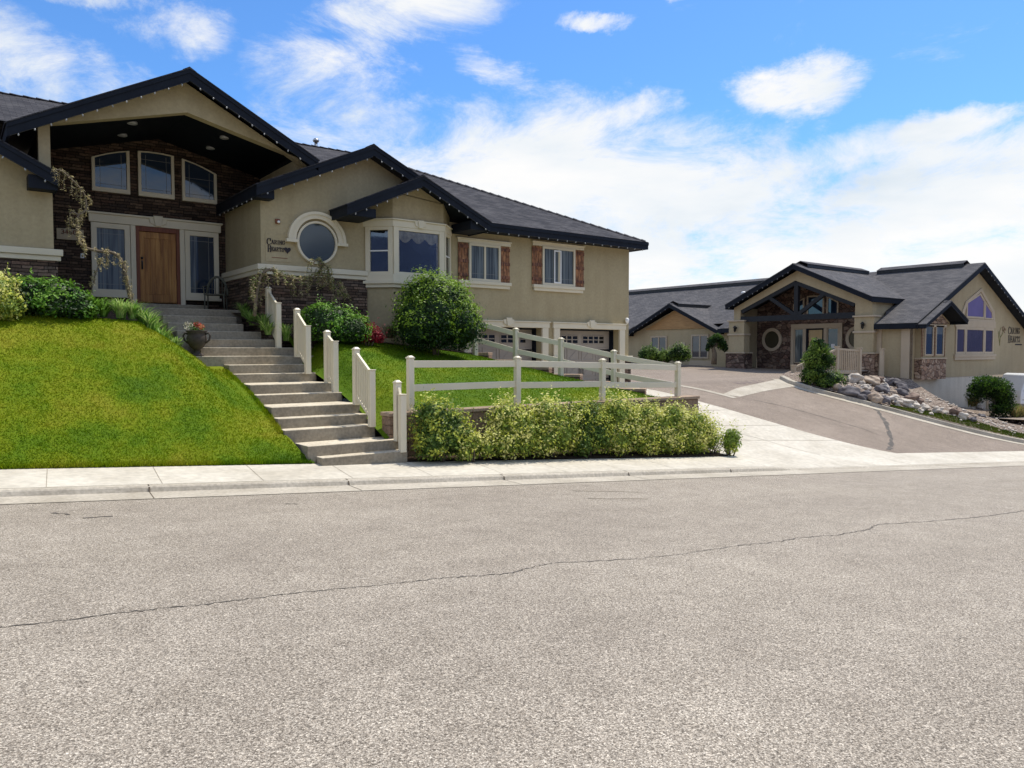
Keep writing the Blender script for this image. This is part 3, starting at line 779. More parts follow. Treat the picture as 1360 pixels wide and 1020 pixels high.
vs = [z_bank_row(j/nv, i/nu) for j in range(nv+1) for i in range(nu+1)]
mb.add(vs, [(j*(nu+1)+i, j*(nu+1)+i+1, (j+1)*(nu+1)+i+1, (j+1)*(nu+1)+i) for j in range(nv) for i in range(nu)], 0, True)
tag(mb.build('gravel_bank', M['gravel']), kind='stuff', label='pale gravel covering the bank in front of the lodge', cat='gravel')
bank_pts = vs
def z_bank(x, y):
    best = min(bank_pts, key=lambda p: (p.x-x)**2+(p.y-y)**2); return best.z

# stairs profile
YS = [13.1,13.38,14.05,14.4,14.75,15.65,16.05,17.1,17.5,17.92,18.3,18.65,19.05,19.5,20.0,20.6]
ZS = [-.37,-.17]+[-.52+.2*(i+1) for i in range(2, 16)]
XL = [5.50,5.34]+[5.15]*7+[4.35,4.75,4.7,4.42,4.32,4.32,4.32]
XR = [7.28,7.26]+[7.06]*7+[7.5,7.0,6.72,6.42,6.12,6.1,6.1]
ZP = [(12.9,-.56),(13.4,-.30),(14.75,.30),(16.05,.74),(17.5,1.12),(18.0,1.27),(18.5,1.66),(19.5,2.18),(20.6,2.60),(30,2.6)]
def z_stair(Y):
    if Y <= ZP[0][0]: return ZP[0][1]
    for (a, za), (b, zb_) in zip(ZP, ZP[1:]):
        if Y <= b: return lerp(za, zb_, (Y-a)/(b-a))
# lawns
def z_lawn(X, Y):
    ys = Ysw(X); t = (Y-ys)/(17.7-ys); z0 = z_walk(X)+.01
    f = 1-(1-min(1,max(0,t)))**1.22
    z = lerp(z0, 2.40-.065*max(-1, X-.6), f)+.05*noise.noise(V((X*.5, Y*.5, 2)))*sin(pi*min(1,max(0,t)))
    xs = lerp(5.42, 5.17, min(1, max(0, (Y-13.2)/1.0))) if Y < 16.6 else lerp(5.17, 4.25, min(1,(Y-16.6)/.8))
    br = lerp(1.5, .95, sstep((Y-16.4)/1.0)); wgt = sstep((X-(xs-br))/br)
    return lerp(z, min(z, z_stair(Y)), wgt)
mb = MB(); nu, nv = 60, 44
LL = [(-14,Ysw(-14)+.005,0),(-14,19.3,0)]; LR = [(5.47,Ysw(5.47)+.005,0),(5.3,13.6,0),(5.17,14.1,0),(5.17,17.9,0),(4.36,18.05,0),(4.34,19.3,0)]
sheet(mb, LL, LR, nu, nv, z_lawn)
tag(mb.build('lawn', M['lawn']), kind='structure')
P2 = V((16.1,13.75,0)); Q2 = V((12.3,18.95,0))
def xline(Y): return lerp(P2.x, Q2.x, (Y-P2.y)/(Q2.y-P2.y))
def z_mid(X, Y):
    t = max(0., min(1., (Y-13.75)/(18.4-13.75))); xr = xline(Y)
    u = max(0., min(1., (X-7.1)/(xr-7.1)))
    zl = .30+1.66*(1-(1-t)**1.3); zr_ = .25+1.22*min(1.08,(Y-13.75)/(18.5-13.75))**1.12 if Y > 13.75 else .25
    z = lerp(zl, zr_, u**1.4)
    return lerp(z_stair(Y)+.05, z, sstep((X-7.0)/.9))
mb = MB()
sheet(mb, [(7.03,13.56,0),(7.03,19.3,0)], [(xline(13.75)-.02,13.56,0),(xline(18.9),18.9,0),(12.35,19.3,0)], 40, 36, z_mid)
tag(mb.build('lawn', M['lawn_mid']), kind='structure')

def grass(name, n, pick, zf, mat, h0, h1, label, seed):
    rn = random.Random(seed); mb = MB(); v = []; f = []
    for i in range(n):
        X, Y = pick(rn); z = zf(X, Y)
        a = rn.uniform(0, 2*pi); h = rn.uniform(h0, h1); wd = rn.uniform(.006,.013)
        lx, ly = rn.uniform(-.5,.5)*h, rn.uniform(-.5,.5)*h
        k = len(v)
        v += [(X-wd*cos(a), Y-wd*sin(a), z-.005), (X+wd*cos(a), Y+wd*sin(a), z-.005), (X+lx, Y+ly, z+h)]
        f.append((k, k+1, k+2))
    mb.v = v; mb.f = f; mb.m = [0]*len(f); mb.sm = [False]*len(f)
    return tag(mb.build(name, mat, uv=False), label, 'grass', kind='stuff')
def pick_l(rn):
    while True:
        X = rn.uniform(-3.5, 5.4); t = rn.random()**1.15; Y = lerp(Ysw(X)+.01, 18.1, t)
        if X < (lerp(5.42,5.13,min(1,max(0,(Y-13.2)/.9))) if Y < 17.7 else 4.3): return X, Y
grass('grass', 95000, pick_l, z_lawn, M['blade'], .014, .036, 'sunlit patchy yellow-green grass on the slope left of the steps', 11)
def pick_e(rn):
    k_ = rn.random()
    if k_ < .7:
        X = rn.uniform(-3.5, 5.4); return X, Ysw(X)+abs(rn.gauss(0,.035))-.012
    Y = rn.uniform(14.1, 17.6); return 5.13-abs(rn.gauss(0,.05))+.02, Y
grass('grass', 9000, pick_e, z_lawn, M['blade'], .03, .085, 'longer untrimmed grass along the pavement edge and the steps', 14)
def pick_m(rn):
    while True:
        X = rn.uniform(7.08, 16); Y = rn.uniform(13.93, 18.3)
        if X < xline(Y)-.03: return X, Y
grass('grass', 45000, pick_m, z_mid, M['blade_mid'], .014, .036, 'deep green grass behind the rail fence right of the steps', 12)
def pick_r(rn):
    s_ = rn.uniform(.125, .30); t = rn.uniform(.01, .13)*min(1, (s_-.125)/.06+.12); p = z_bank_row(s_, t); pick_r.z = p.z
    return p.x, p.y
grass('grass', 14000, pick_r, lambda x, y: pick_r.z, M['blade_olive'], .03, .07, 'narrow strip of grass along the drive kerb below the lodge', 13)
# planting beds under the house front
mb = MB(); sheet(mb, [(-14,18.05,0),(-14,19.35,0)], [(4.2,18.35,0),(4.2,21.6,0)], 30, 8, lambda x, y: z_lawn(x, min(y, 18.4))+.03+(.42*sstep((y-18.4)/1.6) if x > 1.9 else 0))
tag(mb.build('planting_bed', M['soil']), kind='structure')
mb = MB(); sheet(mb, [(7.15,18.2,0),(7.15,19.25,0)], [(12.3,18.5,0),(12.2,19.25,0)], 24, 5, lambda x, y: z_mid(x, y)+.03)
sheet(mb, [(6.15,18.75,0),(6.15,20.7,0)], [(6.5,18.75,0),(6.47,20.7,0)], 2, 4, lambda x, y: 2.25+.2*(y-18.75))
tag(mb.build('planting_bed', M['soil']), kind='structure')
mb = MB(); sheet(mb, [(7.3,Ysw(7.3)+.004,0),(7.3,13.6,0)], [(16.28,Ysw(16.28)+.004,0),(16.28,13.6,0)], 30, 4, lambda x, y: z_walk(x)+.02+.1*(y-Ysw(x)))
tag(mb.build('planting_bed', M['soil']), kind='structure')

# ------------------------------------------------------------------ shared building parts
def gable_roof(root, xc, zp, hl, hr, sl, y0, y1, axis='Y', sh='shingle', th=.27, name='gable_roof', cap=True, fw=.06):
    """gable roof whose ridge runs along Y (axis 'Y') or along X (axis 'X'): shingled slopes over dark boards"""
    P = (lambda u, t, z: (u, t, z)) if axis == 'Y' else (lambda u, t, z: (t, u, z))
    mb = MB(); mf = MB()
    for h, s_ in ((hl, -1), (hr, 1)):
        e = (xc+s_*(h+.03), zp-sl*(h+.03))
        a = [P(xc, y0-.03, zp), P(e[0], y0-.03, e[1]), P(e[0], y0-.03, e[1]-.025), P(xc, y0-.03, zp-.025)]
        b = [P(xc, y1, zp), P(e[0], y1, e[1]), P(e[0], y1, e[1]-.025), P(xc, y1, zp-.025)]
        mb.solid(a, b)
        e = (xc+s_*h, zp-sl*h-.027); zt = zp-.027
        # deck (thin), barge board at the front and eave board
        a = [P(xc, y0+fw, zt), P(e[0]-s_*fw, y0+fw, e[1]+sl*fw), P(e[0]-s_*fw, y0+fw, e[1]+sl*fw-.10), P(xc, y0+fw, zt-.10)]
        b = [P(xc, y1, zt), P(e[0]-s_*fw, y1, e[1]+sl*fw), P(e[0]-s_*fw, y1, e[1]+sl*fw-.10), P(xc, y1, zt-.10)]
        mf.solid(a, b)
        a = [P(xc, y0, zt), P(e[0], y0, e[1]), P(e[0], y0, e[1]-th), P(xc, y0, zt-th)]
        b = [P(xc, y0+fw, zt), P(e[0], y0+fw, e[1]), P(e[0], y0+fw, e[1]-th), P(xc, y0+fw, zt-th)]
        mf.solid(a, b)
        # upper strip of the barge board, a little proud
        a = [P(xc, y0-.02, zt-.002), P(e[0], y0-.02, e[1]-.002), P(e[0], y0-.02, e[1]-.09), P(xc, y0-.02, zt-.09)]
        b = [P(xc, y0-.0005, zt-.002), P(e[0], y0-.0005, e[1]-.002), P(e[0], y0-.0005, e[1]-.09), P(xc, y0-.0005, zt-.09)]
        mf.solid(a, b)
        q0, q1 = sorted((e[0]-s_*fw, e[0]))
        zz = e[1]+sl*.0
        a = [P(e[0], y0+fw+.001, e[1]), P(e[0]-s_*fw*.98, y0+fw+.001, e[1]+sl*fw*.9), P(e[0]-s_*fw*.98, y0+fw+.001, e[1]-th), P(e[0], y0+fw+.001, e[1]-th)]
        b = [P(e[0], y1, e[1]), P(e[0]-s_*fw*.98, y1, e[1]+sl*fw*.9), P(e[0]-s_*fw*.98, y1, e[1]-th), P(e[0], y1, e[1]-th)]
        mf.solid(a, b)
    r = mb.build(name, M[sh], root, fix=True)
    mf.build('fascia', M['navy'], r, fix=True)
    if cap:
        mc = MB(); n = max(2, int((y1-y0)/.16))
        for i in range(n):
            t = y0+(y1-y0)*i/n
            for s_ in (-1, 1):
                z1 = zp+.02+(.008 if i % 2 else 0)
                mc.solid([P(xc, t, z1+.012), P(xc+s_*.15, t, z1-sl*.15), P(xc+s_*.15, t, z1-sl*.15-.012), P(xc, t, z1-.012)],
                         [P(xc, t+.155, z1), P(xc+s_*.15, t+.155, z1-sl*.15-.01), P(xc+s_*.15, t+.155, z1-sl*.15-.022), P(xc, t+.155, z1-.02)])
        mc.build('ridge_cap', M[sh], r, fix=True)
    return r

def cap_line(root, a, b, sh='shingle', wd=.15, drop=.06):
    """overlapping cap shingles along a ridge or hip"""
    a = V(a); b = V(b); d = b-a; L = d.length; d.normalize(); sd_ = d.cross(V((0,0,1))).normalized(); n = int(L/.16); mc = MB()
    for i in range(n):
        p = a+d*(i*.16); q = p+d*.158; up = V((0,0,.03+(.014 if i % 2 else 0)))
        for s_ in (-1, 1):
            e = sd_*s_*wd-V((0,0,drop))
            mc.solid([p+up, p+up+e, p+up+e-V((0,0,.014)), p+up-V((0,0,.014))], [q+up*.75, q+up*.75+e, q+up*.75+e-V((0,0,.014)), q+up*.75-V((0,0,.014))])
    return mc.build('ridge_cap', M[sh], root, fix=True)

def window(root, fc, outer, ins, glass='pane', frame='trim', o0=0, depth=.07, bars=(), name='window', label=None, grid=None, gmat='muntin'):
    """frame ring, glass behind it and glazing bars (u0,u1,z0,z1); grid = decorative muntin lines"""
    cu = sum(p[0] for p in outer)/len(outer); cz = sum(p[1] for p in outer)/len(outer)
    us = [p[0] for p in outer]; zs = [p[1] for p in outer]
    W = max(us)-min(us); H = max(zs)-min(zs)
    inner = [(cu+(u-cu)*(1-2*ins/W), cz+(z-cz)*(1-2*ins/H)) for u, z in outer]
    mb = MB(); fc.ring(mb, outer, inner, o0, o0+depth)
    fr = mb.build(name, M[frame], root, fix=True, bevel=.006 if len(outer) < 12 else 0)
    if label: fr['label'] = label
    mb = MB(); fc.prism(mb, [(cu+(u-cu)*(1-2*ins/W)*.999, cz+(z-cz)*(1-2*ins/H)*.999) for u, z in outer], o0+.004, o0+depth*.45)
    mb.build('pane', M[glass], fr, fix=True)
    if bars:
        mb = MB()
        for b in bars: fc.box(mb, *b, o0+depth*.46, o0+depth*.86)
        mb.build('glazing_bar', M[frame], fr, fix=True)
    if grid:
        mb = MB()
        for b in grid: fc.box(mb, *b, o0+depth*.455, o0+depth*.50)
        mb.build('muntin', M[gmat], fr, fix=True)
    return fr
def prairie(u0, u1, z0, z1, d=.13, t=.011):
    return [(u0+d,u0+d+t,z0,z1),(u1-d-t,u1-d,z0,z1),(u0,u1,z0+d,z0+d+t),(u0,u1,z1-d-t,z1-d)]

def keystone(root, fc, u, z, s_=1.0, o=.1, mat='trim'):
    mb = MB()
    fc.prism(mb, [(u-.10*s_,z),(u+.10*s_,z),(u+.16*s_,z+.36*s_),(u-.16*s_,z+.36*s_)], o+.002, o+.09*s_)
    fc.prism(mb, [(u+.105*s_,z+.02),(u+.27*s_,z+.10*s_),(u+.30*s_,z+.27*s_),(u+.16*s_,z+.30*s_)], o+.003, o+.055*s_)
    fc.prism(mb, [(u-.105*s_,z+.02),(u-.27*s_,z+.10*s_),(u-.30*s_,z+.27*s_),(u-.16*s_,z+.30*s_)], o+.003, o+.055*s_)
    return mb.build('keystone', M[mat], root, fix=True, bevel=.01)

# serifed capitals as strokes on a unit box; written on a wall plane
GL = {
 'C': [[(.92,.80),(.78,.95),(.5,1),(.22,.9),(.05,.65),(.05,.35),(.22,.1),(.5,0),(.78,.05),(.95,.22)],[(.92,.66),(.92,.96)]],
 'A': [[(.08,0),(.5,1),(.92,0)],[(.25,.35),(.75,.35)],[(-.05,.01),(.22,.01)],[(.74,.01),(1.05,.01)]],
 'R': [[(.18,0),(.18,1)],[(.0,.98),(.6,.98),(.85,.85),(.85,.65),(.6,.5),(.18,.5)],[(.5,.5),(.95,.02)],[(.02,.01),(.36,.01)],[(.88,.01),(1.05,.01)]],
 'I': [[(.5,0),(.5,1)],[(.25,.99),(.75,.99)],[(.25,.01),(.75,.01)]],
 'N': [[(.12,0),(.12,1)],[(.12,.98),(.88,.02)],[(.88,1),(.88,0)],[(-.03,.99),(.2,.99)],[(-.02,.01),(.28,.01)],[(.72,.99),(1.03,.99)]],
 'G': [[(.9,.80),(.76,.95),(.5,1),(.22,.9),(.05,.65),(.05,.35),(.22,.1),(.5,0),(.78,.05),(.88,.15),(.88,.42)],[(.62,.42),(1.05,.42)],[(.9,.66),(.9,.96)]],
 'H': [[(.14,0),(.14,1)],[(.86,0),(.86,1)],[(.14,.5),(.86,.5)],[(-.02,.99),(.3,.99)],[(-.02,.01),(.3,.01)],[(.7,.99),(1.02,.99)],[(.7,.01),(1.02,.01)]],
 'E': [[(.18,0),(.18,1)],[(.02,.99),(.85,.99),(.85,.80)],[(.18,.51),(.66,.51)],[(.66,.38),(.66,.64)],[(.02,.01),(.9,.01),(.9,.22)]],
 'T': [[(.5,0),(.5,1)],[(.05,.78),(.05,.99),(.95,.99),(.95,.78)],[(.3,.01),(.7,.01)]],
 'S': [[(.85,.80),(.7,.96),(.45,1),(.2,.92),(.12,.75),(.25,.58),(.7,.44),(.9,.26),(.8,.08),(.5,0),(.25,.04),(.1,.2)],[(.85,.68),(.85,.96)],[(.1,.04),(.1,.32)]],
 '3': [[(.1,.85),(.3,.98),(.6,1),(.85,.8),(.75,.58),(.4,.52)],[(.4,.52),(.8,.45),(.92,.25),(.7,.03),(.35,0),(.08,.14)]],
 '4': [[(.72,0),(.72,1),(.05,.3),(.98,.3)]],
 '6': [[(.82,.92),(.55,1),(.25,.82),(.1,.45),(.18,.12),(.5,0),(.82,.1),(.9,.32),(.75,.52),(.45,.56),(.16,.4)]],
 '0': [[(.5,1),(.2,.88),(.08,.5),(.2,.12),(.5,0),(.8,.12),(.92,.5),(.8,.88),(.5,1)]],
}
def write(mb, fc, text, u, z, h, o, wide=.62, gap=.2, first=1.0, sw=.11, flip=1):
    x = u
    for i, ch in enumerate(text):
        hh = h*(first if i == 0 else 1); ww = hh*(.4 if ch == 'I' else wide); zz = z-(hh-h)*.45 if i == 0 else z
        if ch == ' ': x += flip*ww; continue
        for j, st in enumerate(GL[ch]):
            for a, b in zip(st, st[1:]):
                thick = hh*sw*(1.25 if abs(a[0]-b[0]) < abs(a[1]-b[1])*.7 else .62)/2
                p = V((x+flip*a[0]*ww, zz+a[1]*hh)); q = V((x+flip*b[0]*ww, zz+b[1]*hh)); d = (q-p).normalized(); nn_ = V((-d.y, d.x))*thick; p2 = p-d*thick*.6; q2 = q+d*thick*.6
                fc.prism(mb, [tuple(p2-nn_), tuple(q2-nn_), tuple(q2+nn_), tuple(p2+nn_)], o, o+.015+.0004*j)
        x += flip*(ww+gap*h*wide)
    return x
def heart(mb, fc, u, z, s_, o):
    pts = []
    for i in range(28):
        t = 2*pi*i/28
        pts.append((u+s_*.5*sin(t)**3*1.05, z+s_*.033*(13*cos(t)-5*cos(2*t)-2*cos(3*t)-cos(4*t))))
    fc.prism(mb, pts, o, o+.02)

bulb_proto = None
def string_lights(pts, n, label, group='strings of white bulbs along the eaves', size=1.0):
    """a wire along an eave with bulbs hung at even steps"""
    global bulb_proto
    base = V(pts[0])
    mb = MB(); mb.tube(pts, .008, 5)
    root = tag(mb.build('string_lights', M['black'], None, base), label, 'string lights', group)
    L = sum((V(b)-V(a)).length for a, b in zip(pts, pts[1:])); rn = random.Random(len(label)+n)
    for i in range(n):
        p = pl(pts, (i+.5)/n)
        if bulb_proto is None:
            m2 = MB(); m2.lathe((0,0,0), [(.012,.02),(.018,.0),(.034,-.03),(.036,-.055),(.022,-.085),(.004,-.10)], 8)
            bulb_proto = m2.build('bulb', M['bulb'], None, (0,0,0)); b = bulb_proto
        else:
            b = bulb_proto.copy(); col.objects.link(b)
        b.parent = root; b.location = p-base+V((0,0,-.01)); b.scale = (size*.52,)*3; b.rotation_euler = (rn.uniform(-.5,.5), rn.uniform(-.5,.5), rn.uniform(0,6))
        if 'label' in b: del b['label']
    return root

# ------------------------------------------------------------------ the front house
HS = empty('house', (9.5, 19.2, 1.0), 'large tan stucco house with stone entrance, wooden door and two garages above the steps', 'house')
A = Face('Y', 19.2); EN = Face('Y', 22.2)
# walls
mb = MB(); A.prism(mb, [(-9,.3),(1.97,.3),(1.97,5.36),(-2.4,7.5),(-9,4.3)], -.25, 0); HS_w1 = mb.build('wall', M['stucco'], HS, fix=True)
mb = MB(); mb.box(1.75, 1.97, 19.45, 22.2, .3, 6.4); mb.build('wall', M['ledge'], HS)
mb = MB(); A.prism(mb, [(6.49,.3),(12.1,.3),(12.1,5.75),(9.45,6.96),(6.49,5.62)], -.25, 0); mb.build('wall', M['stucco'], HS, fix=True)
mb = MB(); mb.add([(6.49,19.45,.3),(6.49,22.2,.3),(6.49,22.2,5.5),(6.49,19.45,5.5),(6.7,19.45,.3),(6.7,22.2,.3),(6.7,22.2,5.5),(6.7,19.45,5.5)], [(0,1,2,3),(4,7,6,5),(0,3,7,4),(1,5,6,2),(3,2,6,7)]); mb.build('wall', M['stucco'], HS, fix=True)
mb = MB(); mb.box(7.5, 7.7, 19.43, 22.19, 5.9, 6.66); mb.build('wall', M['stucco'], HS)
# garage wing wall around the two openings
mb = MB()
A.box(mb, 12.1, 19.73, 2.35, 5.44, -.25, 0)
A.box(mb, 12.1, 12.86, -.3, 2.349, -.25, 0); A.box(mb, 15.66, 16.42, -.3, 2.349, -.25, 0); A.box(mb, 19.22, 19.73, -.3, 2.349, -.25, 0)
mb.box(19.53, 19.729, 19.451, 33, -.3, 5.44)
mb.build('wall', M['stucco'], HS, fix=True)
# entrance back wall
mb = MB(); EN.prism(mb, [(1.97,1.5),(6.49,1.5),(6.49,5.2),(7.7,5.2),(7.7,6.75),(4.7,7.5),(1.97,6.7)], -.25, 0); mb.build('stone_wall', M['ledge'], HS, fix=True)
# porch gable face
G = Face('Y', 19.17)
mb = MB(); G.prism(mb, [(1.73,5.2),(1.95,5.2),(1.95,6.50),(4.77,7.27),(7.45,6.62),(7.93,6.30),(4.74,7.96),(1.73,6.42)], -.25, 0); mb.build('porch_gable', M['stucco'], HS, fix=True)
# vaulted porch ceiling with four recessed lamps
mb = MB()
for (u0, z0, u1, z1) in ((1.95,6.55,4.77,7.31),(4.77,7.31,7.69,6.588)):
    mb.solid([(u0,19.42,z0),(u1,19.42,z1),(u1,19.42,z1+.1),(u0,19.42,z0+.1)], [(u0,22.21,z0),(u1,22.21,z1),(u1,22.21,z1+.1),(u0,22.21,z0+.1)])
cl = mb.build('porch_ceiling', M['soffit'], HS, fix=True)
for x, y in ((3.72,19.95),(3.72,21.2),(5.85,19.95),(5.85,21.2)):
    z = 7.31-(4.77-x)*.2695 if x < 4.77 else 7.31-(x-4.77)*.247
    mb = MB(); mb.lathe((x, y, z-.03), [(.11,.05),(.115,0),(.09,-.012),(.02,-.012)], 18); mb.build('recessed_light', M['bulb'], cl)
# stone base and cream cap bands
mb = MB(); A.box(mb, -9, 2.03, .3, 3.55, .001, .06); A.box(mb, 6.44, 9.40, .5, 3.55, .001, .06); mb.box(6.43, 6.489, 19.205, 22.2, .5, 3.55)
A.box(mb, 19.24, 19.79, -.3, 1.30, .001, .07); A.box(mb, 15.7, 16.38, -.3, 1.30, .001, .07)
mb.box(1.971, 2.02, 19.21, 22.19, .5, 3.55)
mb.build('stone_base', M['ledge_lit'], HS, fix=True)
mb = MB()
for z0, z1, o in ((3.552,3.66,.09),(3.661,3.80,.13)):
    A.box(mb, -9, 2.0+o, z0, z1, .002, o); A.box(mb, 6.49-o, 9.40, z0, z1, .002, o); mb.box(6.49-o, 6.488, 19.199, 22.19, z0, z1)
A.box(mb, 19.26, 19.85, 1.302, 1.42, .002, .12); A.box(mb, 15.72, 16.36, 1.302, 1.42, .002, .12)
mb.build('cap_band', M['trim'], HS, fix=True, bevel=.012)
# roofs
gable_roof(HS, -2.4, 7.70, 6.0, 4.45, .52, 18.75, 23.0)
gable_roof(HS, 4.74, 8.18, 3.60, 3.12, .523, 18.75, 24.6)
gable_roof(HS, 9.45, 7.18, 3.2, 3.2, .455, 18.75, 22.4)
gable_roof(HS, 10.6, 6.40, 2.25, 2.25, .455, 18.1, 19.195)
mb = MB()
for x0, x1 in ((6.26,6.72),): mb.box(x0, x1, 18.815, 19.199, 5.40, 5.66)
mb.box(12.2, 12.83, 18.17, 19.199, 5.10, 5.36); mb.box(8.37, 9.2, 18.17, 19.199, 5.10, 5.33); mb.box(1.5, 2.03, 18.815, 19.199, 5.02, 5.3)
mb.build('eave_return', M['navy'], HS, bevel=.006)
zr = lambda y: 5.45+(y-18.6)*(8.9-5.45)/7.4
mb = MB()
mb.poly([(-10,18.6,5.45),(-5.5,18.6,5.45),(-2.4,22.9,zr(22.9)),(1.2,22.4,zr(22.4)),(6.5,22.25,zr(22.25)),(9.45,22.25,zr(22.25)),(12.6,18.6,5.45),(20.12,18.6,5.45),(12.7,26,8.9),(-10,26,8.9)])
mb.poly([(20.12,18.6,5.45),(20.12,33.4,5.45),(12.7,26,8.9)])
mb.poly([(-10,26,8.9),(12.7,26,8.9),(20.12,33.4,5.45),(-10,33.4,5.45)])
mr = mb.build('hip_roof', M['shingle'], HS)
cap_line(mr, (-10,26,8.9), (12.7,26,8.9)); cap_line(mr, (12.72,25.98,8.9), (20.1,18.62,5.46))
mb = MB(); mb.box(12.6, 20.10, 18.62, 18.68, 5.20, 5.435); mb.box(20.04, 20.10, 18.681, 33.4, 5.20, 5.435); mb.box(12.55, 20.11, 18.60, 18.6195, 5.34, 5.44)
mb.box(12.6, 20.035, 18.682, 19.199, 5.22, 5.26); mb.box(19.735, 20.035, 19.2, 33.3, 5.22, 5.26)
mb.build('fascia', M['navy'], mr)
mb = MB(); mb.tube([(10.9,26.2,8.7),(10.9,26.2,9.12)], .06, 10); mb.lathe((10.9,26.2,9.12), [(.1,0),(.12,.06),(.07,.12),(.03,.13)], 12); mb.build('roof_vent', M['steel'], mr)
# entrance doorway
mb = MB(); EN.box(mb, 3.05, 6.34, 4.93, 5.14, .002, .12); EN.box(mb, 3.0, 6.38, 5.141, 5.19, .002, .17)
EN.box(mb, 4.02, 4.145, 2.72, 4.929, .002, .10); EN.box(mb, 5.245, 5.37, 2.72, 4.929, .002, .10)
ds = mb.build('door_surround', M['trim'], HS, fix=True, bevel=.01)
keystone(HS, EN, 4.69, 4.95, .75, .12)
mb = MB(); EN.box(mb, 4.147, 4.235, 2.84, 4.927, .002, .09); EN.box(mb, 5.155, 5.243, 2.84, 4.927, .002, .09); EN.box(mb, 4.236, 5.154, 4.80, 4.927, .002, .09)
fd_ = mb.build('front_door', M['jamb'], HS, fix=True, bevel=.006)
mb = MB(); EN.box(mb, 4.237, 5.153, 2.90, 4.799, .004, .03)
for b in ((4.24,4.36,2.92,4.78),(5.03,5.15,2.92,4.78),(4.361,5.029,4.62,4.78),(4.361,5.029,2.92,3.12)): EN.box(mb, *b, .0305, .052)
for k_ in range(5): EN.box(mb, 4.364+k_*.1335, 4.364+k_*.1335+.127, 3.125, 4.615, .0305, .041)
mb.build('door_panel', M['door'], fd_, fix=True, bevel=.004)
mb = MB(); EN.box(mb, 4.275, 4.315, 3.78, 4.02, .053, .065); mb.tube([EN.P(4.295,3.98,.06), EN.P(4.295,3.97,.12), EN.P(4.295,3.80,.12), EN.P(4.295,3.79,.06)], .012, 6); mb.lathe(EN.P(4.295,4.08,.07), [(.028,-.03),(.03,0),(.028,.03)], 10)
mb.build('handle', M['black'], fd_)
window(HS, EN, rect(3.10,4.01,3.08,4.92), .13, 'pane_curtain', 'trim', .0, .09, (), 'sidelight', None, prairie(3.23,3.88,3.21,4.79))
sl_ = window(HS, EN, rect(5.38,6.28,3.08,4.92), .13, 'pane', 'trim', .0, .09, (), 'sidelight', None, prairie(5.51,6.15,3.21,4.79))
mb = MB(); EN.box(mb, 5.515, 5.70, 3.215, 4.785, .0415, .044); mb.build('curtain', M['pane_curtain'], sl_, fix=True)
mb = MB(); EN.box(mb, 3.05, 4.015, 3.0, 3.078, .002, .13); EN.box(mb, 5.375, 6.33, 3.0, 3.078, .002, .13); mb.build('window_sill', M['trim'], HS, fix=True, bevel=.008)
# three windows whose heads follow one arch
def arch(u): return 6.93-.165*((u-4.69)/1.0)**2*.9
for u0, u1 in ((3.15,4.04),(4.24,5.14),(5.34,6.26)):
    top = [(lerp(u1,u0,i/8), arch(lerp(u1,u0,i/8))) for i in range(9)]
    bars = []
    window(HS, EN, [(u0,5.73),(u1,5.73)]+top, .075, 'pane', 'trim', .0, .09, (), 'arched_window', None,
           [(u0+.19,u0+.20,5.81,arch(u0+.19)-.09),(u1-.20,u1-.19,5.81,arch(u1-.2)-.09),(u0+.08,u1-.08,5.93,5.94),(u0+.08,u1-.08,min(arch(u0),arch(u1))-.2,min(arch(u0),arch(u1))-.19)])
# round window with its half hood
window(HS, A, circ(7.97,4.46,.56,48,.56), .055, 'pane_grey', 'trim', .0, .09, (), 'round_window')
mb = MB(); n = 30
out = [(7.97+.80*cos(pi*i/n+.0), 4.50+.76*sin(pi*i/n)) for i in range(n+1)]; inn = [(7.97+.585*cos(pi*i/n), 4.50+.585*sin(pi*i/n)) for i in range(n, -1, -1)]
for i in range(n):
    A.prism(mb, [out[i], out[i+1], inn[n-i-1], inn[n-i]], .002, .10)
    o2 = [(7.97+r_*cos(pi*j/n), 4.50+r_*.96*sin(pi*j/n)) for r_ in (.80,.72) for j in (i, i+1)]
    A.prism(mb, [o2[0], o2[1], o2[3], o2[2]], .1005, .125)
for s_ in (-1, 1):
    u = 7.97+s_*.70; A.box(mb, u-.15, u+.15, 4.42, 4.499, .002, .13)
mb.build('window_hood', M['trim'], HS, fix=True)
# bay window: canted walls, sill and head bands, three windows
BX = [(9.40,19.2),(9.95,18.65),(11.58,18.65),(12.13,19.2)]
def bay(mb, z0, z1, e, m=0):
    """solid following the bay plan, grown by e"""
    pts = [(BX[0][0]-e*1.41, 19.199),(BX[1][0]-e*.41, BX[1][1]-e),(BX[2][0]+e*.41, BX[2][1]-e),(BX[3][0]+e*1.41, 19.199)]
    mb.solid([(x,y,z0) for x, y in pts], [(x,y,z1) for x, y in pts], m)
mb = MB(); bay(mb, .3, 3.35, 0); bay(mb, 5.24, 5.45, 0)
c = BX; zt = lambda x: 6.40-.455*abs(x-10.6)-.13
mb.solid([(c[0][0],19.198,5.451),(c[1][0],c[1][1],5.451),(c[2][0],c[2][1],5.451),(c[3][0],19.198,5.451)], [(c[0][0],19.198,zt(c[0][0])),(c[1][0],c[1][1],zt(c[1][0])),(c[2][0],c[2][1],zt(c[2][0])),(c[3][0],19.198,zt(c[3][0]))])
mb.solid([(c[1][0],c[1][1],zt(c[1][0])-.02),(10.6,c[1][1],zt(10.6)),(c[2][0],c[2][1],zt(c[2][0])-.02)], [(c[1][0],19.19,zt(c[1][0])-.02),(10.6,19.19,zt(10.6)),(c[2][0],19.19,zt(c[2][0])-.02)])
bw = mb.build('bay_window', M['stucco'], HS, fix=True)
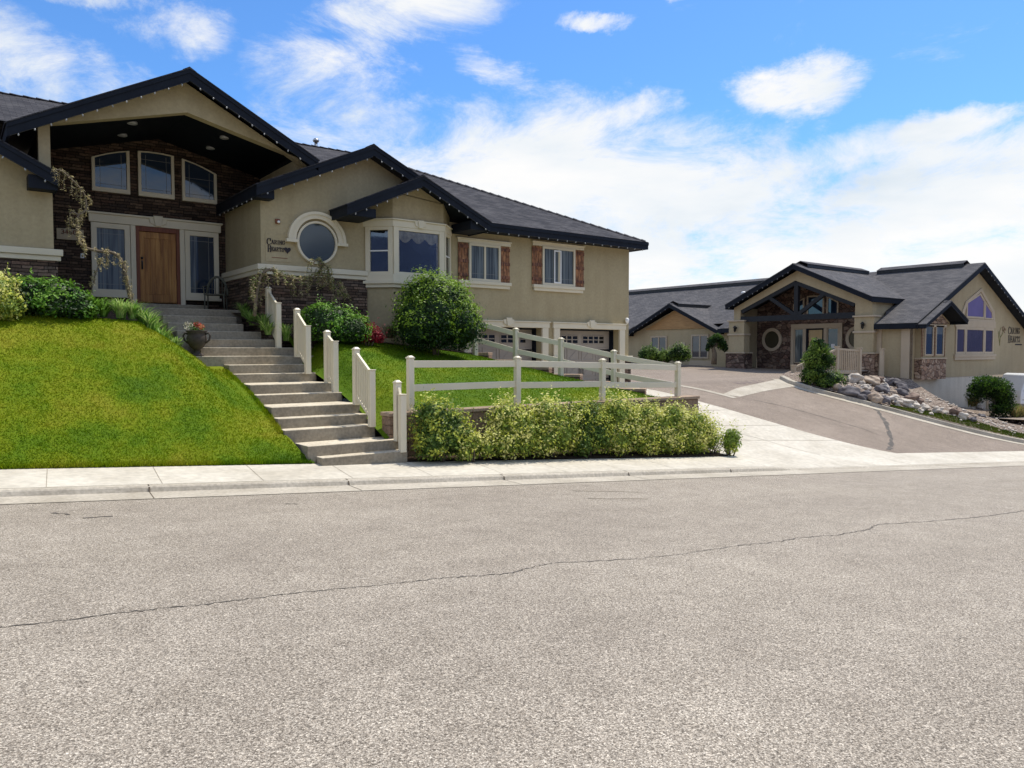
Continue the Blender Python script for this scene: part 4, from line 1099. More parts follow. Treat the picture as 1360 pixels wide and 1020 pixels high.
mb = MB(); bay(mb, 3.351, 3.45, .07); bay(mb, 3.4505, 3.53, .13); bay(mb, 3.5305, 3.72, .08); bay(mb, 5.02, 5.1995, .06); bay(mb, 5.20, 5.239, .10)
mb.build('bay_trim', M['trim'], bw, fix=True, bevel=.008)
mb = MB(); bay(mb, 3.7205, 5.0195, -.05); mb.build('bay_backing', M['black'], bw, fix=True)
def bay_win(i, j, posts, us, single):
    a = V((*BX[i],0)); b = V((*BX[j],0)); d = (b-a); L = d.length; d.normalize(); nrm_ = V((d.y,-d.x,0))
    P_ = lambda u, z, o: tuple(a+d*u+nrm_*o+V((0,0,z)))
    def bx(mb, u0, u1, z0, z1, o0, o1): mb.solid([P_(u0,z0,o0),P_(u1,z0,o0),P_(u1,z1,o0),P_(u0,z1,o0)], [P_(u0,z0,o1),P_(u1,z0,o1),P_(u1,z1,o1),P_(u0,z1,o1)])
    mb = MB(); z0, z1 = 3.7205, 5.0195
    bx(mb, 0.0, posts, z0, z1, -.04, .05); bx(mb, L-posts, L, z0, z1, -.04, .05); bx(mb, posts, L-posts, z1-.09, z1, -.04, .045); bx(mb, posts, L-posts, z0, z0+.07, -.04, .045)
    fr = mb.build('window', M['trim'], bw, fix=True, bevel=.006)
    mb = MB(); bx(mb, posts, L-posts, z0+.07, z1-.09, -.006, .0); mb.build('pane', M['clear'], fr, fix=True)
    mb = MB(); bx(mb, posts, L-posts, z0+.07, z1-.09, -.046, -.040); mb.build('blind', M['dark_pane'], fr, fix=True)
    if single:
        mb = MB()
        n_ = 26; W_0 = posts+.01; W_1 = L-posts-.01
        for q in range(n_):
            u0 = lerp(W_0, W_1, q/n_); u1 = lerp(W_0, W_1, (q+1)/n_)
            f_ = lambda u: z1-.24-.17*abs(sin(pi*3*(u-W_0)/(W_1-W_0)))**.8
            w_ = .008*(q % 2)
            mb.poly([P_(u0, z1-.1, -.03+w_), P_(u1, z1-.1, -.03+.008*((q+1)%2)), P_(u1, f_(u1), -.03+.008*((q+1)%2)), P_(u0, f_(u0), -.03+w_)])
        for u0, u1 in ((W_0, W_0+.05),(W_1-.05, W_1)): mb.poly([P_(u0,z0+.1,-.034),P_(u1,z0+.1,-.034),P_(u1,z1-.1,-.034),P_(u0,z1-.1,-.034)])
        mb.build('valance', M['fl_white'], fr)
    else:
        mb = MB(); bx(mb, posts, L-posts, lerp(z0,z1,.48), lerp(z0,z1,.48)+.035, .0005, .03); mb.build('glazing_bar', M['white'], fr, fix=True)
bay_win(0, 1, .13, None, False); bay_win(1, 2, .16, None, True); bay_win(2, 3, .13, None, False)
keystone(bw, Face('Y', 18.65), 10.78, 5.03, .62, .06)
# two slider windows with plank shutters
def shutter(u0, u1, z0, z1):
    mb = MB(); n = 3; w_ = (u1-u0)/n
    for i in range(n): A.box(mb, u0+i*w_+.004, u0+(i+1)*w_-.004, z0+random.uniform(0,.02), z1-random.uniform(0,.02), .003, .028)
    sh_ = mb.build('shutter', M['shutter'], HS, fix=True, bevel=.004)
    for t in (.10,.47,.86):
        mb = MB(); A.box(mb, u0, u1, lerp(z0,z1,t), lerp(z0,z1,t)+.10, .0285, .05); mb.build('batten', M['batten'], sh_, fix=True, bevel=.004)
for (u0, u1, z0, z1, sh) in ((12.80,13.98,3.74,4.88,((12.42,12.79),(13.99,14.36))),(15.68,17.10,3.76,5.02,((15.26,15.67),(17.11,17.52)))):
    mid = (u0+u1)/2
    wn = window(HS, A, rect(u0,u1,z0,z1), .075, 'pane_curtain', 'trim', 0, .07, [(mid-.03,mid+.03,z0+.075,z1-.075)], 'window', None, [(u0+.08,mid-.03,z0+.22,z0+.23),(mid+.03,u1-.08,z0+.22,z0+.23)])
    if u0 > 15:
        mb = MB(); A.ring(mb, rect(mid-.24,mid+.07,z0+.07,z1-.10), rect(mid-.20,mid+.03,z0+.12,z1-.15), .062, .09); mb.build('sash', M['white'], wn, fix=True)
    mb = MB(); A.box(mb, u0-.40, u1+.40, z0-.10, z0-.001, .002, .11); A.box(mb, u0-.36, u1+.36, z0-.20, z0-.1005, .002, .07); mb.build('window_sill', M['trim'], HS, fix=True, bevel=.008)
    mb = MB(); A.box(mb, u0-.40, u1+.40, z1+.001, z1+.10, .002, .06); A.box(mb, u0-.43, u1+.43, z1+.1005, z1+.14, .002, .09); mb.build('window_head', M['trim'], HS, fix=True, bevel=.008)
    for s_ in sh: shutter(*s_, z0+.0, z1-.01)
# garages
for k_, (u0, u1) in enumerate(((12.86,15.66),(16.42,19.22))):
    mb = MB(); A.box(mb, u0-.26, u0-.001, -.2, 2.349, .002, .08); A.box(mb, u1+.001, u1+.26, -.2, 2.349, .002, .08); A.box(mb, u0-.30, u1+.30, 2.35, 2.52, .002, .09); A.box(mb, u0-.33, u1+.33, 2.5205, 2.56, .002, .12)
    mb.build('garage_trim', M['trim'], HS, fix=True, bevel=.01)
    keystone(HS, A, (u0+u1)/2, 2.39, .72, .09)
    mb = MB(); mb.box(u0-.002, u0+.02, 19.452, 19.8, -.2, 2.4); mb.box(u1-.02, u1+.002, 19.452, 19.8, -.2, 2.4); mb.box(u0+.021, u1-.021, 19.452, 19.8, 2.30, 2.4); mb.build('garage_reveal', M['navy'], HS)
    mb = MB(); D_ = Face('Y', 19.66)
    D_.box(mb, u0+.02, u1-.02, -.1, 2.30, -.05, 0)
    g_ = mb.build('garage_door', M['garage'], HS, fix=True)
    mb = MB()
    for r_ in range(4):
        z0 = .12+r_*.545
        if r_ == 3: continue
        for c_ in range(4):
            a0 = lerp(u0+.06, u1-.06, c_/4)+.04; a1 = lerp(u0+.06, u1-.06, (c_+1)/4)-.04
            D_.ring(mb, rect(a0,a1,z0+.05,z0+.49), rect(a0+.04,a1-.04,z0+.09,z0+.45), .0005, .018)
            D_.prism(mb, [(a0+.10,z0+.12),(a0+.16,z0+.12),(a1-.10,z0+.42),(a1-.16,z0+.42)], .0005, .012)
    mb.build('door_panel', M['garage'], g_, fix=True)
    for c_ in range(2):
        a0 = lerp(u0, u1, .085+.45*c_); a1 = a0+(u1-u0)*.36
        mb = MB(); D_.box(mb, a0, a1, 1.87, 2.11, .0005, .006); wi = mb.build('garage_window', M['dark_pane'], g_, fix=True)
        mb = MB(); D_.ring(mb, rect(a0-.03,a1+.03,1.84,2.14), rect(a0,a1,1.87,2.11), .0005, .022)
        for q in range(1, 4): D_.box(mb, lerp(a0,a1,q/4)-.025, lerp(a0,a1,q/4)+.025, 1.87, 2.11, .0065, .018)
        D_.box(mb, a0, a1, 1.975, 2.005, .0067, .016)
        mb.build('glazing_bar', M['garage'], wi, fix=True)
    for zz in (1.62,.6):
        for s_ in (-1, 1):
            e = u0+.05 if s_ < 0 else u1-.05
            mb = MB(); D_.prism(mb, [(e,zz-.035),(e-s_*.40,zz-.02),(e-s_*.46,zz),(e-s_*.40,zz+.02),(e,zz+.035)], .0185, .028); mb.build('strap_hinge', M['black'], g_, fix=True)
    for s_ in (-1, 1):
        mb = MB(); u = (u0+u1)/2+s_*.07; mb.tube([D_.P(u,.98,.02),D_.P(u,.96,.06),D_.P(u,.80,.06),D_.P(u,.78,.02)], .014, 6); mb.build('handle', M['black'], g_)
# small fittings
mb = MB(); A.box(mb, 6.86, 6.98, 4.86, 4.98, .002, .05); wl = mb.build('wall_light', M['jamb'], HS, fix=True, bevel=.01)
mb = MB(); mb.ball(A.P(6.93,4.90,.07), .038, 10, 8); mb.build('lamp', M['white'], wl)
mb = MB(); mb.lathe(A.P(19.55,2.66,.10), [(.03,.12),(.07,.08),(.075,.02),(.05,-.06),(.02,-.09)], 12); mb.build('security_light', M['white'], HS)
mb = MB(); EN.box(mb, 2.86, 2.94, 3.98, 4.10, .002, .03); db = mb.build('doorbell', M['white'], HS, fix=True, bevel=.005)
mb = MB(); EN.box(mb, 2.88, 2.92, 4.01, 4.06, .0305, .036); mb.build('button', M['black'], db, fix=True)
# porch floor and threshold
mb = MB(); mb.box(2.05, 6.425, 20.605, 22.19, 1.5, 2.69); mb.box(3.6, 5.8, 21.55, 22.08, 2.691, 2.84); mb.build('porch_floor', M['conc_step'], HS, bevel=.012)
# house number plaque and business sign (fixed to the wall, things of their own)
pq = empty('number_plaque', EN.P(2.62,4.6,.05), 'small grey house number plaque on the dark stone wall left of the entrance', 'plaque')
mb = MB(); EN.box(mb, 2.34, 2.94, 4.42, 4.70, .01, .04); mb.build('board', M['board'], pq, fix=True, bevel=.006)
mb = MB(); write(mb, EN, '3460', 2.44, 4.56, .11, .0405, .62, .3, 1, .16); mb.build('lettering', M['jamb'], pq, fix=True)
sg = empty('wall_sign', A.P(6.95,4.3,.03), 'tan board with dark caring hearts lettering and black heart beside the round window', 'sign')
mb = MB(); A.box(mb, 6.60, 7.26, 3.89, 4.62, .002, .012); mb.build('board', M['stucco'], sg, fix=True, bevel=.003)
mb = MB(); write(mb, A, 'CARING', 6.64, 4.335, .100, .0125, .60, .28, 1.65, .12); write(mb, A, 'HEARTS', 6.66, 4.155, .100, .0125, .52, .28, 1.55, .12); mb.build('lettering', M['letter'], sg, fix=True)
mb = MB(); heart(mb, A, 7.17, 4.205, .17, .0125); mb.build('heart', M['letter'], sg, fix=True)
mb = MB(); A.box(mb, 6.76, 7.17, 3.985, 4.0, .0125, .018); mb.build('tagline_bar', M['jamb'], sg, fix=True)

# strings of bulbs along the eaves of the house
def rake(xc, zp, sl, x0, x1, y, dz=-.31): return [(x0, y, zp-sl*abs(x0-xc)+dz), (x1, y, zp-sl*abs(x1-xc)+dz)]
LB = 'string of white bulbs under '
string_lights(rake(-2.4,7.70,.52,-.2,1.98,18.72), 6, LB+'the left wing eave at the far left of the house')
string_lights(rake(4.74,8.18,.523,1.2,4.7,18.72), 12, LB+'the left slope of the tall entrance gable')
string_lights(rake(4.74,8.18,.523,4.8,7.5,18.72), 9, LB+'the right slope of the tall entrance gable')
string_lights(rake(9.45,7.18,.455,6.35,9.4,18.72), 9, LB+'the left slope of the gable above the round window')
string_lights(rake(9.45,7.18,.455,9.5,11.4,18.72), 6, LB+'the right slope of the gable above the round window')
string_lights([(6.24,18.9,5.42),(6.24,22.0,5.42)], 8, LB+'the short side eave beside the stone entrance')
string_lights(rake(10.6,6.40,.455,8.42,10.55,18.07), 7, LB+'the left slope of the bay window gable')
string_lights(rake(10.6,6.40,.455,10.65,12.8,18.07), 7, LB+'the right slope of the bay window gable')
string_lights([(12.9,18.6,5.19),(20.0,18.6,5.19)], 18, LB+'the long level eave over the shuttered windows')

# ------------------------------------------------------------------ the second building across the court
LG = empty('lodge', (37, 23.4, .5), 'tan stucco building with stone porch, dark timber truss and grey roofs across the driveway', 'building')
PX = Face('X', 37.0); IN = Face('X', 39.0); LWF = Face('X', 37.6); RG = Face('Y', 17.5)
RC, RZ, RS = 44.3, 6.30, .455
# left wing
gp, gz, gh = 32.4, 4.62, 3.75
mb = MB(); LWF.box(mb, 27.9, 50, .2, 2.95, -.25, 0); LWF.prism(mb, [(gp-3.2,2.951),(gp+3.2,2.951),(gp,gz-.35)], -.25, 0)
mb.build('wall', M['stucco_lodge'], LG, fix=True)
mb = MB(); LWF.prism(mb, [(gp-2.35,3.10),(gp+2.35,3.10),(gp,gz-.42)], .003, .05); cg = mb.build('cedar_gable', M['cedar'], LG, fix=True)
mb = MB(); LWF.box(mb, gp-2.5, gp+2.5, 3.0, 3.098, .003, .09); mb.build('trim_board', M['cedar'], cg, fix=True)
gable_roof(LG, gp, gz, gh, gh, .47, 36.95, 41.2, 'X', 'shingle2', .24)
for u0, u1, z0, z1 in ((33.1,34.5,1.45,2.58),(29.75,31.1,1.12,2.62)):
    window(LG, LWF, rect(u0,u1,z0,z1), .10, 'pane', 'trim_lodge', 0, .07, [((u0+u1)/2-.05,(u0+u1)/2+.05,z0+.1,z1-.1)], 'window')
mb = MB(); LWF.prism(mb, circ(31.75,2.0,.16,16), .002, .04); mb.build('wall_vent', M['trim_lodge'], LG, fix=True)
mb = MB(); LWF.box(mb, 29.5, 31.3, .4, 1.0, .002, .02); mb.build('wall_panel', M['trim_lodge'], LG, fix=True)
# main roof along Y, west and east slopes
mb = MB()
e = 36.9; ez = RZ-RS*(RC-e)
mb.poly([(RC,17.02,RZ),(RC,52,RZ),(e,52,ez),(e,27.75,ez),(RC,27.75,RZ)][:4])
mr = None
def slope_pts(x): return RZ-RS*(RC-x)
mb = MB()
mb.poly([(RC,27.7,RZ),(RC,52,RZ),(e,52,ez),(e,36.1,ez),(37.62,36.1,slope_pts(37.62)),(37.62,28.65,slope_pts(37.62)),(e,28.65,ez),(e,27.7,ez)])
mb.poly([(RC,17.02,RZ),(RC,27.7,RZ),(41.0,27.7,slope_pts(41.0)),(RC-.05,23.4,RZ-.02),(38.05,19.1,slope_pts(38.05)),(e,19.1,ez),(e,17.02,ez)])
mb.poly([(RC,17.02,RZ),(RC,52,RZ),(56,52,RZ-RS*11.7),(56,17.02,RZ-RS*11.7)])
mr = mb.build('main_roof', M['shingle2'], LG)
mb = MB()
mb.box(e+.001, e+.06, 36.2, 52, ez-.26, ez-.02); mb.box(e+.001, e+.06, 27.76, 28.6, ez-.26, ez-.02)
mb.box(e+.001, e+.06, 17.1, 19.3, ez-.27, ez-.02); mb.box(e+.061, 37.59, 36.2, 52, ez-.24, ez-.2); mb.box(e+.061, 37.29, 17.1, 19.2, ez-.24, ez-.2)
for s_, xe in ((-1, e), (1, 56)):
    zz = RZ-RS*abs(RC-xe)
    mb.solid([(RC,17.0,RZ-.02),(xe,17.0,zz-.02),(xe,17.0,zz-.30),(RC,17.0,RZ-.30)], [(RC,17.06,RZ-.02),(xe,17.06,zz-.02),(xe,17.06,zz-.30),(RC,17.06,RZ-.30)])
    mb.solid([(RC,17.061,RZ-.16),(xe-s_*.07,17.061,zz-.16+RS*.07),(xe-s_*.07,17.061,zz-.22+RS*.07),(RC,17.061,RZ-.22)], [(RC,17.499,RZ-.16),(xe-s_*.07,17.499,zz-.16+RS*.07),(xe-s_*.07,17.499,zz-.22+RS*.07),(RC,17.499,RZ-.22)])
mb.build('fascia', M['navy'], mr, fix=True)
def ridge_vent(a, b):
    a = V(a); b = V(b); d = (b-a).normalized(); s_ = V((-d.y, d.x, 0)); mb = MB(); mk = MB()
    for q in (-1, 1):
        t0 = a+V((0,0,.20)); t1 = b+V((0,0,.20)); w_ = s_*q*.50-V((0,0,.20))
        mb.solid([t0, t0+w_, t0+w_-V((0,0,.03)), t0-V((0,0,.03))], [t1, t1+w_, t1+w_-V((0,0,.03)), t1-V((0,0,.03))])
        k0 = a+s_*q*.47-V((0,0,.19)); k1 = b+s_*q*.47-V((0,0,.19))
        mk.solid([k0, k0+V((0,0,.175)), k0+V((0,0,.175))-s_*q*.05, k0-s_*q*.05], [k1, k1+V((0,0,.175)), k1+V((0,0,.175))-s_*q*.05, k1-s_*q*.05])
    o = mb.build('ridge_vent', M['shingle2'], mr, fix=True); mk.build('vent_slot', M['black'], mr, fix=True); return o
ridge_vent((RC,17.9,RZ), (RC,22.6,RZ)); ridge_vent((RC,24.6,RZ), (RC,51,RZ)); ridge_vent((37.2,23.4,RZ-.02), (43.6,23.4,RZ-.02)); ridge_vent((37.3,gp,gz-.02), (40.7,gp,gz-.02))
mb = MB(); mb.tube([(41.6,30.2,slope_pts(41.6)-.05),(41.6,30.2,slope_pts(41.6)+.25)], .09, 10); mb.ball((41.6,30.2,slope_pts(41.6)+.3), .16, 10, 6, 0, (1,1,.6)); mb.build('roof_vent', M['white'], mr)
# porch: gabled front wall with opening, columns, truss
pc = 23.4
rf = gable_roof(LG, pc, RZ-.02, 4.35, 4.35, RS, 36.5, 44.0, 'X', 'shingle2', .26)
zu = lambda y: RZ-.02-.32-RS*abs(y-pc)
mb = MB()
PX.prism(mb, [(27.5,3.3),(27.5,zu(27.5)),(pc,zu(pc)),(19.25,zu(19.25)),(19.25,3.3),(20.15,3.3),(20.15,4.02),(23.55,5.42),(27.05,3.95),(27.05,3.3)], -.35, 0)
pw = mb.build('porch_gable', M['stucco_lodge'], LG, fix=True)
mb = MB(); mb.box(37.36, 43, 19.3, 19.55, .3, zu(19.55)); mb.box(37.36, 38.99, 27.3, 27.55, .3, zu(27.5)); mb.build('wall', M['stucco_lodge'], LG)
mb = MB(); IN.prism(mb, [(19.55,.3),(27.3,.3),(27.3,zu(27.3)),(pc,zu(pc)),(19.55,zu(19.55))], -.3, 0); mb.build('stone_wall', M['rubble'], LG, fix=True)
for y0, y1 in ((26.6,27.9),(19.0,20.25)):
    mb = MB(); c_ = MB(); d_ = MB()
    mb.box(36.9, 37.45, y0+.12, y1-.12, 1.52, 3.299)
    cl_ = mb.build('column', M['stucco_lodge'], LG, bevel=.01)
    c_.box(36.80, 37.55, y0, y1, .3, 1.45); c_.build('column_base', M['rubble_lit'] if y0 < 20 else M['rubble'], cl_)  # right base coloured as lit stone, left one as shaded
    d_.box(36.76, 37.59, y0-.04, y1+.04, 1.4505, 1.519); d_.box(36.84, 37.5, y0+.06, y1-.06, 2.50, 2.60); d_.box(36.82, 37.52, y0+.05, y1-.05, 3.2995, 3.38); d_.build('column_band', M['trim_lodge'], cl_, bevel=.012)
    lamp = MB(); ym = (y0+y1)/2
    lamp.lathe((36.76,ym,2.86), [(.02,.20),(.10,.12),(.11,.08),(.07,.07),(.07,-.10),(.05,-.13),(.02,-.17)], 8); lamp.box(36.78, 36.895, ym-.04, ym+.04, 2.86, 2.98)
    lamp.build('wall_lantern', M['black'], cl_)
tm = MB(); x0, x1 = 36.98, 37.2
def beam(y0, z0, y1, z1, th, k):
    a = V((37.1,y0,z0)); b = V((37.1,y1,z1)); d = (b-a).normalized(); n_ = V((0,-d.z,d.y))*th/2; xa, xb = 37.0+.004*k, 37.22-.004*k
    tm.solid([(xa,(a+n_).y,(a+n_).z),(xa,(a-n_).y,(a-n_).z),(xa,(b-n_).y,(b-n_).z),(xa,(b+n_).y,(b+n_).z)], [(xb,(a+n_).y,(a+n_).z),(xb,(a-n_).y,(a-n_).z),(xb,(b-n_).y,(b-n_).z),(xb,(b+n_).y,(b+n_).z)])
beam(20.16,3.42,27.04,3.42,.30,1); beam(23.5,3.3,23.5,5.35,.24,2); beam(27.0,3.86,23.55,5.31,.22,3); beam(20.2,3.95,23.55,5.31,.22,4); beam(23.5,3.5,21.9,4.6,.20,5); beam(23.5,3.5,25.2,4.6,.20,6); beam(26.95,3.4,26.95,2.5,.16,7)
tm.build('truss', M['timber'], LG, fix=True)
mb = MB()
for s_, ye in ((1, 27.3), (-1, 19.56)):
    mb.solid([(37.36,pc,zu(pc)-.05),(37.36,ye,zu(ye)-.05),(37.36,ye,zu(ye)),(37.36,pc,zu(pc))], [(38.99,pc,zu(pc)-.05),(38.99,ye,zu(ye)-.05),(38.99,ye,zu(ye)),(38.99,pc,zu(pc))])
mb.build('porch_ceiling', M['soffit'], LG, fix=True)
# inside the porch
for u in (26.26, 21.05):
    window(LG, IN, circ(u,2.26,.66,36,.68), .18, 'pane_olive', 'trim_lodge', 0, .08, (), 'round_window')
mb = MB(); IN.box(mb, 21.9, 25.0, 2.86, 3.12, .002, .09)
for a, b in ((21.9,22.12),(22.78,22.98),(24.05,24.22),(24.8,25.0)): IN.box(mb, a, b, .5, 2.859, .002, .09)
mb.build('door_surround', M['trim_lodge'], LG, fix=True, bevel=.01)
mb = MB(); IN.ring(mb, rect(22.985,24.045,.5,2.855), rect(23.07,23.96,.5,2.77), .003, .07); fd2 = mb.build('front_door', M['navy'], LG, fix=True)
mb = MB(); IN.box(mb, 23.071, 23.87, .55, 2.769, .004, .05); mb.build('door_panel', M['blind'], fd2, fix=True)
for a, b in ((22.122,22.778),(24.222,24.798)):
    wd_ = window(LG, IN, rect(a,b,.9,2.858), .05, 'pane' if a < 23 else 'pane_curtain', 'trim_lodge', .003, .05, (), 'sidelight')
    if a < 23:
        mb = MB(); IN.box(mb, 22.33, 22.55, 1.75, 1.98, .03, .035); mb.build('notice', M['white'], wd_, fix=True)
for (pts) in ([(22.15,3.35),(22.85,3.35),(22.85,4.62),(22.15,4.28)], [(23.0,3.35),(24.05,3.35),(24.05,4.70),(23.0,4.70)], [(24.2,3.35),(24.9,3.35),(24.9,4.28),(24.2,4.62)]):
    window(LG, IN, pts, .09, 'pane', 'trim_lodge', 0, .07, (), 'gable_window')
# right wing facing the street
mb = MB(); zg = lambda x: RZ-.25-RS*abs(x-RC)
RG.prism(mb, [(37.3,.25),(54,.25),(54,zg(54)),(RC,zg(RC)),(37.3,zg(37.3))], -.25, 0); mb.box(37.3, 37.5, 17.751, 19.25, .2, zg(37.3)); mb.build('wall', M['stucco_lodge'], LG, fix=True)
mb = MB(); mb.box(37.18, 37.299, 17.49, 17.9, .25, 2.9); mb.box(37.22, 37.299, 18.9, 19.2, .25, 2.9); mb.build('corner_trim', M['trim_lodge'], LG)
mb = MB(); RG.box(mb, 37.25, 46.5, -3, .249, -.2, -.03); RG.box(mb, 53.5, 56, -3, .249, -.2, -.03); mb.box(37.25, 37.45, 17.55, 19.2, -1.5, .249); mb.build('foundation', M['conc_wall'], LG, fix=True)
mb = MB(); RG.box(mb, 46.5, 53.5, -3, -.05, -.6, -.5); bd = mb.build('basement_door', M['garage'], LG, fix=True)
mb = MB(); RG.box(mb, 46.4, 53.6, -.05, .12, -.03, .03); RG.box(mb, 46.3, 46.5, -3, -.051, -.03, .02); mb.build('trim', M['trim_lodge'], LG, fix=True)
mb = MB(); mb.box(37.75, 40.25, 17.2, 17.498, 1.26, 2.9); bb = mb.build('bay', M['stucco_lodge'], LG)
mb = MB(); mb.box(37.70, 40.30, 17.14, 17.497, .2, 1.20); mb.build('stone_base', M['rubble_lit'], bb)
mb = MB(); mb.box(37.66, 40.34, 17.10, 17.497, 1.2005, 1.259); mb.box(37.70, 40.3, 17.14, 17.19, 2.78, 2.90); mb.build('trim', M['trim_lodge'], bb)
BY = Face('Y', 17.2)
for a, b in ((38.02,38.9),(39.15,40.02)):
    wn = window(bb, BY, rect(a,b,1.36,2.86), .08, 'pane', 'trim_lodge', 0, .06, (), 'window')
    mb = MB(); BY.box(mb, a+.085, b-.085, 2.42, 2.775, .03, .034); mb.build('blind', M['pane_curtain'], wn, fix=True)
for u in (37.80, 39.025, 40.15):
    mb = MB()
    for q in (-.07, .07): BY.box(mb, u+q-.012, u+q+.012, 1.3, 2.75, .002, .02)
    for q in range(9): BY.box(mb, u-.10, u+.10, 1.38+q*.16, 1.40+q*.16, .0205, .034)
    mb.build('trellis', M['jamb'], bb, fix=True)
gable_roof(LG, 39.55, 4.05, 2.6, 1.95, .45, 16.65, 18.4, 'Y', 'shingle2', .2)
mb = MB(); Face('Y', 17.25).prism(mb, [(38.3,2.95),(40.8,2.95),(39.55,3.62)], -.2, 0); mb.build('gable_panel', M['rubble_lit'], LG, fix=True)
# big window group
mb = MB(); RG.box(mb, 41.95, 47.15, 1.28, 1.42, .002, .10); RG.box(mb, 42.0, 47.1, 1.12, 1.2795, .002, .07); RG.box(mb, 42.0, 47.05, 2.86, 3.22, .002, .06); RG.ring(mb, [(42.5,3.2205),(47.0,3.2205),(46.9,3.8),(45.1,5.0),(43.2,4.2)], [(42.9,3.32),(46.75,3.32),(46.6,3.75),(45.05,4.82),(43.4,4.1)], .002, .05)
mb.build('window_trim', M['trim_lodge'], LG, fix=True, bevel=.008)
for a, b in ((42.1,43.25),(43.28,45.6),(45.63,46.85)):
    window(LG, RG, rect(a,b,1.425,2.855), .13, 'pane_purple', 'trim_lodge', 0, .06, (), 'window')
window(LG, RG, [(43.3,3.34),(45.55,3.34),(45.55,4.35),(45.0,4.75),(43.3,4.15)], .12, 'pane_lavender', 'trim_lodge', 0, .055, (), 'gable_window')
window(LG, RG, [(45.6,3.34),(46.7,3.34),(46.6,3.72),(45.6,4.32)], .11, 'pane_lavender', 'trim_lodge', 0, .054, (), 'gable_window')
mb = MB(); mb.tube([(37.1,17.42,3.0),(37.15,17.40,2.8),(37.24,17.42,2.6),(37.24,17.42,.1),(37.3,17.3,-.05),(39.9,16.9,-1.12)], .05, 8); mb.build('downspout', M['trunk'], LG)
# lettering on the right wing
s2 = empty('wall_sign', RG.P(49.5,2.5,.03), 'dark caring hearts lettering with thin figure emblem at the right end of the far building', 'sign')
mb = MB(); write(mb, RG, 'CARING', 48.95, 2.60, .34, .003, 0.66, .30, 1.25, .085); write(mb, RG, 'HEARTS', 48.95, 2.10, .34, .003, 0.66, .30, 1.25, .085); mb.build('lettering', M['letter'], s2, fix=True)
mb = MB(); RG.box(mb, 50.0, 51.0, 1.94, 2.0, .003, .02); mb.build('tagline_bar', M['letter'], s2, fix=True)
mb = MB(); 
for pts in ([(47.75,1.9),(47.8,2.3),(47.7,2.65),(47.9,2.95)], [(47.8,2.35),(48.1,2.55),(48.3,2.85)], [(47.76,2.0),(47.6,2.4),(47.55,2.7)]):
    mb.tube([RG.P(u, z, .02) for u, z in pts], .011, 6)
mb.build('emblem', M['straw2'], s2)
mb = MB(); mb.tube([RG.P(48.2+.13*cos(t*.5), 2.86+.13*sin(t*.5), .02) for t in range(0, 10)], .011, 6); mb.tube([RG.P(48.45+.11*cos(t*.5), 2.75+.13*sin(t*.5), .02) for t in range(0, 10)], .011, 6); mb.build('emblem', M['jamb'], s2)
LB2 = 'string of white bulbs under '
string_lights([(36.46,27.6,zu(27.6)+.0),(36.46,23.5,zu(23.5)+.0)], 13, LB2+'the left slope of the lodge porch gable', size=1.2)
string_lights([(36.95,36.1,gz-.26-.47*3.7),(36.92,32.5,gz-.26)], 9, LB2+'the left slope of the small cedar gable', size=1.2)
string_lights([(44.4,16.98,RZ-.34),(51.5,16.98,RZ-.34-RS*7.1)], 16, LB2+'the right slope of the tall lodge gable facing the street', size=1.2)

# ------------------------------------------------------------------ steps up to the entrance
ST = empty('concrete_steps', (6.1, 13.1, -.5), 'long straight flight of worn concrete steps climbing to the front door', 'steps')
for i in range(16):
    y1 = YS[i+1] if i < 15 else 20.604
    mb = MB(); mb.box(XL[i], XR[i], YS[i], y1-.002, min(ZS[i]-.6, 1.5 if i > 12 else 9), ZS[i])
    mb.build('step', M['conc_step'], ST, bevel=.014)
